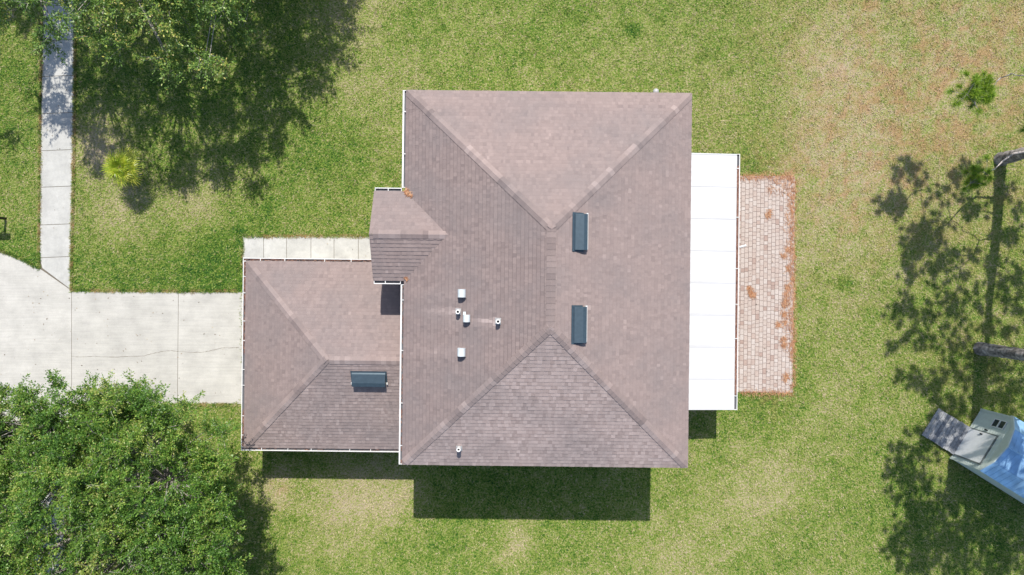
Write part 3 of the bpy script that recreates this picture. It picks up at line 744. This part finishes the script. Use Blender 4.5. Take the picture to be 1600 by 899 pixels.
# ------------------------------------------------------------------ pine needle litter on and round the patio
pn = []; sp = []
def add(pxs, s):
    for a, b in pxs: pn.append(P(a, b)[:2]); sp.append(s / PPM)
add([(1239 + 1.5 * math.sin(y / 9), y) for y in range(276, 612, 8)], 2.0)
add([(1236, y) for y in range(276, 560, 9)], 4)
add([(x, 277) for x in range(1157, 1240, 5)], 2.6); add([(x, 614) for x in range(1158, 1240, 6)], 2.2)
add([(1225, 290), (1230, 305), (1234, 320), (1220, 300), (1212, 285), (1203, 297), (1207, 302), (1230, 335), (1233, 350)], 4)
add([(1170, 451), (1173, 458), (1176, 462)] * 3, 2.2)
add([(1227, 470), (1226, 478), (1225, 492), (1226, 505), (1224, 530), (1225, 540), (1215, 508), (1230, 450), (1228, 460), (1224, 400), (1232, 420), (1230, 390)] * 3, 2.6)
add([(1201, 332), (1200, 337), (1229, 588), (1226, 592)] * 2, 2.4)
nl = needle_pile('pine_needles', [(*p, 0) for p in pn], None, None, sp, 2700, z=.03, ln=(.10, .24), w=.0045, direc=math.radians(98))
tag(nl, kind='stuff')

# fallen leaves blown over the drive, the pavement and the lawn edges
n_ = 1500; fx = np.where(rng.random(n_) < .12, rng.uniform(0, 378, n_), rng.uniform(0, 1600, n_)); fy = rng.uniform(0, 899, n_)
inb = np.zeros(n_, bool); fq = np.stack([fx, fy], 1)
for pl in BLOCK[2:4]: inb |= pts_in(pl, fq)
fx, fy = fx[~inb], fy[~inb]; n_ = len(fx)
L0 = np.stack([(fx - 800) / PPM, (449.5 - fy) / PPM, np.where(pts_in(BLOCK[0], np.stack([fx, fy], 1)), .018, .055)], 1)
aa = rng.uniform(0, 6.28, n_); l_ = rng.uniform(.015, .04, n_); dv = np.stack([np.cos(aa), np.sin(aa), rng.normal(0, .15, n_)], 1) * l_[:, None]; sv = np.stack([-np.sin(aa), np.cos(aa), rng.normal(0, .2, n_)], 1) * (l_ * .45)[:, None]
FV = np.stack([L0 - dv, L0 + sv + (0, 0, .012), L0 + dv, L0 - sv + (0, 0, .012)], 1)
M_leafdry = make_attr_ramp('dry_leaf', [(0, (0.07, 0.05, 0.03)), (0.6, (0.22, 0.15, 0.08)), (1, (0.42, 0.34, 0.20))], 0.8, 10)
tag(mesh_np('fallen_leaves', FV.reshape(-1, 3), np.arange(n_ * 4).reshape(n_, 4), M_leafdry, attrs={'tint': ('FACE', rng.uniform(0, 1, n_))}), kind='stuff')

# ------------------------------------------------------------------ trees
def unit(v): return v / (np.linalg.norm(v, axis=-1, keepdims=True) + 1e-9)
def view(p):
    k = H / (H - p[2]) * PPM; return 800 + p[0] * k, 449.5 - p[1] * k
def shad(p):
    return 800 + (p[0] - SUN[0] * p[2]) * PPM, 449.5 - (p[1] - SUN[1] * p[2]) * PPM
def keep_dense(p):
    x, y = view(p); return not (x > 215 and y < 590 + (x - 215) * .62) and not (x > 345 and y < 760) and x < 398
def keep_sparse(p):
    x, y = shad(p); 
    if x < 75 and y > 40 and rng.random() > .08: return False
    vx, vy = view(p)
    return not (vx > 395 and vy > -50) and not (rng.random() < .30 and y > 100)
def oak(base, R, zc, hz, nclump, ntw, nleaf, label, leafmat, seed, lobes=6, sparse=0.0, trunk_r=.32, shell=0.55, leaf=(.075, .115), zlow=-.75, twr=.8, keepf=None, twvis=1.0):
    r = np.random.default_rng(seed); root = empty('oak_tree', (base[0], base[1], 0), 0, label, 'tree')
    # lumpy crown outline
    la = r.uniform(0, 2 * math.pi, lobes); lw = r.uniform(.06, .16, lobes)
    C = []
    while len(C) < nclump:
        v = r.normal(0, 1, 3); v /= np.linalg.norm(v)
        if v[2] < zlow: continue
        rad = r.uniform(shell, 1.0) ** .6; az = math.atan2(v[1], v[0])
        lump = 1 + sum(w * math.cos(3 * (az - a)) * .5 + w * math.cos(5 * (az + a)) * .4 for a, w in zip(la, lw))
        p = np.array([v[0] * R * rad * lump, v[1] * R * rad * lump, zc + v[2] * hz * rad * (1 + .12 * math.sin(az * 4 + seed))])
        if p[2] < 1.3: continue
        C.append(p)
    C = np.array(C)
    nd = nclump // 2; rr = np.sqrt((np.arange(nd) + .5) / nd) * .95; aa = np.arange(nd) * 2.39996 + r.normal(0, .05, nd)
    zz = zc + hz * np.sqrt(np.clip(1 - rr ** 2, 0, 1)) * r.uniform(.62, 1.0, nd) + .2 * np.sin(aa * 3 + rr * 9) + r.normal(0, .17, nd)
    C[:nd] = np.stack([rr * R * np.cos(aa), rr * R * np.sin(aa), zz], 1)
    if keepf is not None: C = C[[bool(keepf(c + np.array([base[0], base[1], 0]))) for c in C]]
    nclump = len(C)
    bm_ = MB(); tb = MB()
    fork = np.array([0, 0, zc * .42]); bm_.tube([(0, 0, -.1), (0, 0, .15), (.05, .03, zc * .22), fork], [trunk_r * 1.35, trunk_r * 1.1, trunk_r * .95, trunk_r * .85], 12, .3)
    # primary limbs
    npri = 9; nodes = []
    for i in range(npri):
        a = 2 * math.pi * i / npri + r.uniform(-.3, .3); rr = R * r.uniform(.55, .8); e = np.array([math.cos(a) * rr, math.sin(a) * rr, zc + hz * r.uniform(-.35, .25)])
        pl = []
        for t in np.linspace(0, 1, 9):
            p = fork * (1 - t) + e * t; p[2] += math.sin(t * math.pi) * .5; p[:2] += r.normal(0, .10, 2) * (t > 0) ; pl.append(p)
        bm_.tube(pl, list(np.linspace(trunk_r * .5, .035, 9)), 7, .4); nodes += pl[2:]
    nodes = np.array(nodes)
    for c in C:
        k = np.argmin(np.linalg.norm(nodes - c, axis=1) + (nodes[:, 2] > c[2] + .3) * 2); a = nodes[k]
        m = (a + c) / 2 + r.normal(0, .15, 3); bm_.tube([a, m, c], [.035, .022, .012], 5, float(r.uniform(.3, .8)), cap=False)
    # twigs
    cen = np.array([0, 0, zc - hz * .5]); N = nclump * ntw
    ci = np.repeat(np.arange(nclump), ntw); out = unit((C[ci] - cen) * np.array([1, 1, R / hz]))
    d = unit(out * .75 + r.normal(0, .65, (N, 3)) + np.array([0, 0, .15])); L = r.uniform(.35, 1.0, N) * twr
    st = C[ci] + r.normal(0, .12, (N, 3))
    # visible twig wood
    for i in np.nonzero(r.random(N) < .30 * twvis)[0]:
        e = st[i] + d[i] * L[i] * .95; tb_m = (st[i] + e) / 2 + r.normal(0, .03, 3)
        bm_.tube([st[i], tb_m, e], [.011, .008, .004], 3, float(r.uniform(.6, 1)), cap=False)
    # leaves
    M_ = N * nleaf; ti = np.repeat(np.arange(N), nleaf); t = r.uniform(.15, 1.05, M_)
    base_p = st[ti] + d[ti] * (L[ti] * t)[:, None]
    ld = unit(d[ti] * .7 + r.normal(0, .6, (M_, 3))); base_p = base_p + ld * r.uniform(0, .10, M_)[:, None]
    nrm = unit(r.normal(0, .55, (M_, 3)) + np.array([0, 0, 1.0])); s = unit(np.cross(ld, nrm)); ll = r.uniform(leaf[0], leaf[1], M_); lw_ = ll * r.uniform(.38, .52, M_)
    V = np.empty((M_, 4, 3)); V[:, 0] = base_p; V[:, 1] = base_p + ld * (ll * .5)[:, None] + s * (lw_ / 2)[:, None]; V[:, 2] = base_p + ld * ll[:, None]; V[:, 3] = base_p + ld * (ll * .5)[:, None] - s * (lw_ / 2)[:, None]
    clt = r.normal(0, .12 if leafmat is M_oak else .08, nclump)[ci][ti] + r.normal(0, .07, N)[ti]
    tint = np.clip((.60 if leafmat is M_oak else .56) + clt + r.normal(0, .16, M_) + (r.random(M_) < .03) * .4 + (t > .9) * .08, 0, 1)
    mesh_np('crown', V.reshape(-1, 3), np.arange(M_ * 4).reshape(M_, 4), leafmat, root, {'tint': ('FACE', tint)})
    bm_.build('trunk', M_bark, root, smooth=True)
    return root

oak(P(218, 800)[:2], 6.6, 4.3, 3.0, 700, 18, 50, 'dense bright green oak tree beside the driveway and garage', M_oak, 3, twvis=1.3, twr=.76, leaf=(.065, .10), keepf=keep_dense)
oak(P(275, -122)[:2], 7.7, 4.9, 2.6, 760, 15, 34, 'sparser grey green oak tree overhanging the top of the pavement', M_oak2, 12, shell=.35, zlow=-.8, twr=.85, twvis=1.2, leaf=(.08, .12), keepf=keep_sparse)

# small cabbage palm
pb = P(217, 273); pt_ = P(188, 262, 1.5)
palm = empty('palm_tree', (pb[0], pb[1], 0), 0, 'small yellow green fan palm standing alone on the front lawn', 'palm')
rel = pt_ - np.array([pb[0], pb[1], 0])
mb = MB(); mb.tube([(0, 0, 0), rel * .35 + (.02, 0, 0), rel * .7, rel], [.13, .11, .10, .09], 9, .4); mb.build('trunk', M_bark, palm)
for i in range(20):
    az = i * 2.39996 + rng.uniform(-.2, .2); el = [.95, .7, .4, .1, -.15][min(4, i * 5 // 20)] + rng.uniform(-.1, .1); f = i / 20
    dirv = np.array([math.cos(az) * math.cos(el), math.sin(az) * math.cos(el), math.sin(el)]); stl = .10 + .42 * f
    c = rel + dirv * stl + np.array([0, 0, -.10 * f]); side = unit(np.cross(dirv, [0, 0, 1])); upn = np.cross(side, dirv)
    mb = MB(); mb.tube([rel + np.array([0, 0, -.05]), (rel + c) / 2 + np.array([0, 0, .03]), c], [.012, .01, .008], 5, .7)
    ns = 19
    for k in range(ns):
        a = (k / (ns - 1) - .5) * 4.2; r_l = rng.uniform(.44, .60) * (1 - .15 * abs(a) / 2.1)
        dd = dirv * math.cos(a) + side * math.sin(a) + upn * .08 * math.cos(a); tip = c + dd * r_l + np.array([0, 0, -.10 * r_l / .4 * rng.uniform(.4, 1.6)])
        nn = np.cross(dd, upn); nn = unit(nn) * .02; mid = c + dd * r_l * .5 + upn * .01
        t = float(np.clip(.45 + .3 * f + rng.normal(0, .16), 0, 1))
        mb.poly([c, mid + nn, tip, mid - nn], t)
    mb.build('frond', M_palm, palm)

# tall slash pines at the right edge
def pine(basepx, hgt, clumps, label, seed, low=()):
    r = np.random.default_rng(seed); b = P(*basepx)[:2]; root = empty('pine_tree', (b[0], b[1], 0), 0, label, 'tree')
    b3 = np.array([b[0], b[1], 0]); mb = MB()
    zs_ = np.linspace(0, hgt, 16); tr = [np.array([.05 * math.sin(z * .5), .05 * math.cos(z * .4) - .05, z]) for z in zs_]; rad = [.29 if z == 0 else .26 * (1 - z / hgt * .7) for z in zs_]
    # bark plates: rippled rings
    nseg = 130; n = 20; V_ = []; F_ = []; T_ = []
    for i in range(nseg):
        z = hgt * i / (nseg - 1); c0 = np.array([np.interp(z, zs_, [t[0] for t in tr]), np.interp(z, zs_, [t[1] for t in tr])]); rr = np.interp(z, zs_, rad)
        for k in range(n):
            an = 2 * math.pi * k / n; q = rr * (1 + .16 * (vnoise(np.array(k * .9), np.array(z * 5.0), seed) - .5) + .1 * (r.random() - .5)); V_.append((c0[0] + q * math.cos(an), c0[1] + q * math.sin(an), z - .03))
    for i in range(nseg - 1):
        for k in range(n): F_.append((i * n + k, i * n + (k + 1) % n, (i + 1) * n + (k + 1) % n, (i + 1) * n + k)); T_.append(float(np.clip(.45 + 1.5 * (vnoise(np.array(k * .7), np.array(i * .45), seed + 3) - .5) + r.normal(0, .12), 0, 1)))
    trk = mesh_np('trunk', V_, F_, M_pbark, root, {'tint': ('FACE', T_)})
    pts = [(SH(*c[:3]) - b3, len(c) < 4) for c in clumps]; pts.sort(key=lambda p: math.hypot(p[0][0], p[0][1]))
    nodes = [np.array([np.interp(z, zs_, [t[0] for t in tr]), np.interp(z, zs_, [t[1] for t in tr]), z]) for z in np.arange(2.4, hgt, .5)]; rads = [.07] * len(nodes); br = MB()
    nt0 = len(nodes)
    NV = []; NT = []
    for p, tufted in pts:
        N_ = np.array(nodes); dd = np.linalg.norm(N_ - p, axis=1) + np.maximum(N_[:, 2] - p[2], 0) * 1.5; k = int(np.argmin(dd)); a = N_[k]
        d1 = p - a; L = np.linalg.norm(d1); sag = np.array([0, 0, -.10 * L]); k2 = r.normal(0, .07 * min(L, 2), 3)
        pl = [a, a + d1 * .33 + sag * .7 + k2, a + d1 * .66 + sag + k2 * .5, p]; r0 = .028 + .012 * L if k < nt0 else .026
        br.tube(pl, [r0, r0 * .8, r0 * .6, .013], 6, float(r.uniform(.5, 1)), cap=False); nodes += [pl[1], pl[2], p]
        # tufts round the branch end
        low = p[2] < 5.3; nt = (r.integers(8, 12) if low else r.integers(9, 15)) if tufted else 0
        for j in range(nt):
            o = r.normal(0, .22 if low else .28, 3) * np.array([1, 1, .6]); c = p + o; hd = unit(o + (d1 / (L + 1e-6)) * .2 + np.array([0, 0, .18]))
            br.tube([p, c], [.012, .006], 4, .7, cap=False)
            nn = 150; v = unit(hd * .55 + r.normal(0, .55, (nn, 3))); l = r.uniform(.19, .31, nn); sd_ = unit(np.cross(v, r.normal(0, 1, (nn, 3)))) * .0062
            s0 = c - hd * r.uniform(0, .14, nn)[:, None]; Q = np.empty((nn, 3, 3)); Q[:, 0] = s0 - sd_; Q[:, 1] = s0 + sd_; Q[:, 2] = s0 + v * l[:, None] - np.array([0, 0, .02]); NV.append(Q); NT.append(np.clip(r.normal(.80 if low else .55, .1) + r.normal(0, .2, nn), 0, 1))
    NV = np.concatenate(NV).reshape(-1, 3)
    br.build('branches', M_pbark, trk, smooth=True)
    mesh_np('crown', NV, np.arange(len(NV)).reshape(-1, 3), M_pneed, root, {'tint': ('FACE', np.concatenate(NT))})
    return root
def zout(sx, extra=0.0, lim=840):
    for z in np.arange(3, 16, .2):
        if (sx - 800 + 1.72 * z) / ((H - z) / H) > lim: return z + extra
    return 14
r = np.random.default_rng(5)
c2 = [(1553, 380, 5.3), (1530, 376, 5.1), (1505, 362, 5.1), (1487, 345, 5.0), (1470, 312, 5.0), (1455, 300, 5.0), (1440, 297, 5.0), (1425, 303, 5.0), (1409, 311, 5.0), (1398, 316, 5.0), (1382, 324, 5.0), (1402, 328, 5.0), (1415, 318, 5.0)]
wood_only2 = {1, 2, 3, 4, 5}
near2 = [(1436, 380, 3.1), (1450, 372, 3.0), (1464, 362, 2.9), (1478, 352, 2.8, 0)]
high2 = [(1422, 252), (1407, 268), (1435, 280), (1428, 262), (1515, 265), (1500, 275), (1478, 300), (1490, 285), (1445, 345), (1430, 360), (1510, 325), (1530, 330), (1433, 375), (1425, 395), (1460, 390), (1470, 410), (1490, 400), (1415, 425), (1432, 432), (1460, 425), (1500, 420), (1520, 400), (1545, 430), (1580, 380), (1590, 330), (1575, 300),
         (1412, 475), (1398, 495), (1425, 480), (1455, 475), (1440, 500), (1480, 490), (1500, 505), (1545, 510), (1395, 545), (1420, 530), (1440, 530), (1470, 540), (1415, 590), (1430, 600), (1450, 590), (1470, 600), (1490, 580), (1460, 630), (1480, 640), (1500, 630), (1520, 600), (1560, 580), (1580, 600), (1540, 620), (1590, 450), (1575, 520), (1590, 560), (1600, 490), (1620, 430), (1640, 520), (1610, 610), (1500, 540), (1530, 470), (1570, 470), (1560, 640), (1600, 660), (1640, 600)]
h2 = []
for sx, sy in high2:
    z = zout(sx); zt = (sy - 250) / 25.1     # height at which the shadow lies level with the trunk
    h2.append((sx, sy, float(min(max(z, zt * .75 + 1.0 + r.uniform(-.6, .6)), 14.5))))
for i in range(28):
    sx = r.uniform(1425, 1660); sy = r.uniform(330, 650)
    if sx < 1470 and sy > 560 and r.random() < .5: continue
    h2.append((sx, sy, float(min(max(zout(sx), (sy - 250) / 25.1 * .75 + 1 + r.uniform(-.6, .6)), 14.5))))
c2 = [c if i in (10, 11, 9) else (*c, 0) for i, c in enumerate(c2)] + [(1392, 336, 5.0), (1390, 311, 5.0), (1406, 318, 5.0), (1398, 325, 5.0)]
pine((1563, 249), 15.0, c2 + near2 + h2, 'tall pine with low green needle sprigs, the one nearer the upper right corner', 4)
high1 = [(1425, 697), (1440, 690), (1402, 705), (1396, 740), (1408, 725), (1420, 760), (1440, 765), (1430, 745), (1412, 775), (1437, 720), (1420, 800), (1436, 812), (1408, 830), (1393, 855), (1400, 872), (1420, 845), (1442, 850), (1460, 800), (1470, 775), (1450, 830), (1470, 840), (1490, 800), (1500, 780), (1520, 800), (1510, 830), (1490, 860), (1470, 880), (1440, 885), (1420, 890), (1530, 850), (1550, 820), (1570, 790), (1590, 830), (1560, 870), (1520, 885), (1490, 900), (1450, 915), (1590, 880), (1620, 850), (1640, 800), (1600, 930), (1550, 930), (1500, 940), (1660, 880), (1620, 760), (1600, 740), (1570, 750), (1640, 700), (1580, 700), (1610, 680)]
for i in range(55): high1.append((r.uniform(1425, 1680), r.uniform(775, 950)))
for i in range(16): high1.append((r.uniform(1480, 1640), r.uniform(700, 800)))
high1 += [(1462, 665), (1474, 672), (1488, 690), (1450, 690), (1470, 700)]
h1 = []
for sx, sy in high1:
    z = zout(sx); zt = (sy - 545) / 25.1; h1.append((sx, sy, float(min(max(z, zt * .8 + .8 + r.uniform(-.5, .8)), 15.5))))
pine((1531, 545), 16.0, h1, 'tall pine with a thick grey trunk right above the shed', 9)

# ------------------------------------------------------------------ shed
f0 = P(1531, 640); f1 = P(1484, 715); fc = (f0 + f1) / 2; ang = math.atan2(f0[1] - f1[1], f0[0] - f1[0]) - math.pi / 2
shed = empty('shed', (fc[0], fc[1], 0), ang, 'pale green shed with a pale metal roof painted the blue of reflected sky in the lower right corner', 'shed')
hw_ = np.linalg.norm(f0 - f1) / 2; SL = 4.2; SZ = 2.06; KY, KZ, PK = .74, 2.42, 2.62
mb = MB()
# lapped siding boards
def lap(mb, a, b, z0, z1, nrm):
    z = z0; a = np.array(a, float); b = np.array(b, float); nrm = np.array(nrm, float)
    while z < z1 - .01:
        zt = min(z + .15, z1); o0 = nrm * .016; o1 = nrm * .002
        mb.poly([(*(a + o0), z), (*(b + o0), z), (*(b + o1), zt), (*(a + o1), zt)], .5)
        mb.poly([(*(a + o0), z), (*(a + o1 * 0), z), (*(b + o1 * 0), z), (*(b + o0), z)], .5)
        z = zt
mb.box(0, SL, -hw_, hw_, .08, SZ)
lap(mb, (0, hw_), (0, -hw_), .08, SZ, (-1, 0)); lap(mb, (0, -hw_), (SL, -hw_), .08, SZ, (0, -1)); lap(mb, (SL, hw_), (0, hw_), .08, SZ, (0, 1)); lap(mb, (SL, -hw_), (SL, hw_), .08, SZ, (1, 0))
for x_ in (0.0, SL):
    q_ = [(x_, -hw_, SZ), (x_, -KY, KZ), (x_, 0, PK), (x_, KY, KZ), (x_, hw_, SZ)]; mb.poly(q_ if x_ > 0 else q_[::-1])
wall_s = mb.build('wall', M_siding, shed)
prof = [(-hw_ - .06, SZ - .06), (-KY - .02, KZ + .01), (0, PK + .02), (KY + .02, KZ + .01), (hw_ + .06, SZ - .06)]
# smooth the barn profile a little
mb = MB(); x0, x1 = -.05, SL + .08
for (ya, za), (yb, zb) in zip(prof[:-1], prof[1:]):
    nv = unit(np.array([0, -(zb - za), yb - ya])); xx = x0
    T = lambda x, y, z, h: (x, y + nv[1] * h, z + nv[2] * h)
    while xx < x1 - .001:
        xe = min(xx + .23, x1)
        for (p_, q_, h) in ((xx, xe - .035, 0.02), (xe - .035, xe, .028)):
            mb.faces([T(p_, ya, za, h), T(q_, ya, za, h), T(q_, yb, zb, h), T(p_, yb, zb, h), T(p_, ya, za, 0), T(q_, ya, za, 0), T(q_, yb, zb, 0), T(p_, yb, zb, 0)], [(0, 1, 2, 3), (7, 6, 5, 4), (0, 4, 5, 1), (0, 3, 7, 4), (1, 5, 6, 2)])
        xx = xe
mb.tube([(x0, 0, PK + .04), (x1, 0, PK + .04)], .04, 8)
mb.build('roof', M_shedroof, shed)
mb = MB()
for (ya, za), (yb, zb) in zip(prof[:-1], prof[1:]):
    mb.faces([(-.10, ya, za - .10), (-.052, ya, za - .10), (-.052, yb, zb - .10), (-.10, yb, zb - .10), (-.10, ya, za + .03), (-.052, ya, za + .03), (-.052, yb, zb + .03), (-.10, yb, zb + .03)], [(0, 3, 2, 1), (4, 5, 6, 7), (0, 1, 5, 4), (0, 4, 7, 3), (1, 2, 6, 5), (2, 3, 7, 6)])
for s in (-1, 1): mb.box(-.035, -.017, s * hw_ - .05, s * hw_ + .05, .08, SZ - .12)
for y_ in (hw_ - .012,): pass
mb.build('trim', M_siding, shed)
dy0, dy1 = hw_ - .92 * 2 * hw_, hw_ - .38 * 2 * hw_
mb = MB(); mb.box(-.055, -.020, dy0 + .02, dy1 - .02, .16, 1.76); dd_ = mb.build('door', M_sheddoor, shed)
mb = MB()
mb.box(-.048, -.0175, dy0 - .03, dy0 + .018, .12, 1.83); mb.box(-.048, -.0175, dy1 - .018, dy1 + .03, .12, 1.83); mb.box(-.048, -.0175, dy0 + .019, dy1 - .019, 1.762, 1.83)
mb.build('door_frame', M_gtrim, dd_)
mb = MB(); mb.box(-.10, -.056, dy1 - .14, dy1 - .09, .92, 1.04); mb.build('handle', M_black, dd_)
mb = MB(); wy = hw_ - .41; ww = .19; wz0, wz1 = 1.14, 1.86
for a, b, c, d_2 in ((wy - ww, wy - ww + .035, wz0, wz1), (wy + ww - .035, wy + ww, wz0, wz1), (wy - ww + .036, wy + ww - .036, wz0, wz0 + .035), (wy - ww + .036, wy + ww - .036, wz1 - .035, wz1), (wy - ww + .036, wy + ww - .036, (wz0 + wz1) / 2 - .03, (wz0 + wz1) / 2 + .03)):
    mb.box(-.055, -.018, a, b, c, d_2)
wf = mb.build('window', M_sheddoor, shed)
mb = MB(); mb.box(-.032, -.0172, wy - ww + .03, wy + ww - .03, wz0 + .03, wz1 - .03); mb.build('pane', M_glass, wf)
mb = MB(); mb.box(-.09, -.02, dy1 + .10, dy1 + .14, 1.0, 1.14); mb.build('latch', M_black, shed)

rp0 = P(1465, 641); rp1 = P(1443, 678); rc = (rp0 + rp1) / 2
rampo = empty('ramp', (fc[0], fc[1], 0), ang, 'weathered grey plank ramp leading up to the shed door', 'ramp')
RL = 1.50; nb = 10; bw = RL / nb; zA, zB = .20, .04
for i in range(nb):
    xa = -.07 - i * bw; xb = xa - bw + .012; za = zA + (zB - zA) * i / nb; zb = zA + (zB - zA) * (i + 1) / nb; j0, j1 = rng.uniform(-.015, .015, 2)
    y0_, y1_ = dy0 - .02 + j0, dy1 + .02 + j1; mb = MB()
    mb.faces([(xa, y0_, za), (xa, y1_, za), (xb, y1_, zb), (xb, y0_, zb), (xa, y0_, za - .035), (xa, y1_, za - .035), (xb, y1_, zb - .035), (xb, y0_, zb - .035)], [(0, 1, 2, 3), (7, 6, 5, 4), (0, 4, 5, 1), (1, 5, 6, 2), (2, 6, 7, 3), (3, 7, 4, 0)], float(rng.uniform(.1, .8)))
    mb.build('plank', M_wood, rampo)
for y_ in (dy0 + .1, dy1 - .1):
    mb = MB(); mb.faces([(-.075, y_, zA - .036), (-.075, y_ + .05, zA - .036), (-.07 - RL, y_ + .05, zB - .036), (-.07 - RL, y_, zB - .036), (-.075, y_, .0), (-.075, y_ + .05, 0), (-.07 - RL, y_ + .05, -.03), (-.07 - RL, y_, -.03)], [(0, 1, 2, 3), (7, 6, 5, 4), (0, 4, 5, 1), (1, 5, 6, 2), (2, 6, 7, 3), (3, 7, 4, 0)], .3)
    mb.build('joist', M_wood, rampo)

# ------------------------------------------------------------------ mailbox at the kerb
mbx = P(9, 342); mroot = empty('mailbox', (mbx[0], mbx[1], 0), 0, 'black mailbox on a post in the grass strip beside the pavement', 'mailbox')
mb = MB(); mb.box(-.05, .05, -.05, .05, -.05, 1.02, bev=.008); mb.box(-.07, .07, -.07, .07, 1.021, 1.05); mb.build('post', M_black, mroot)
mb = MB(); n = 10; pr = [(-.10, 0)] + [(-math.cos(math.pi * i / 8) * .10, .13 + math.sin(math.pi * i / 8) * .09) for i in range(9)] + [(.10, 0)]; m_ = len(pr)
A_ = [(-.26, y, 1.055 + z) for y, z in pr]; B_ = [(.26, y, 1.055 + z) for y, z in pr]
mb.faces(A_ + B_, [tuple(range(m_)), tuple(range(m_, 2 * m_))[::-1]] + [(i, i + m_, (i + 1) % m_ + m_, (i + 1) % m_) for i in range(m_)]); bxo = mb.build('box', M_black, mroot)
mb = MB(); mb.box(-.275, -.261, -.09, .09, 1.06, 1.25); mb.build('door', M_black, bxo)
mb = MB(); mb.tube([(-.24, 0, 1.03), (-.16, 0, .9), (-.05, 0, .8)], .018, 6); mb.build('brace', M_black, mroot)
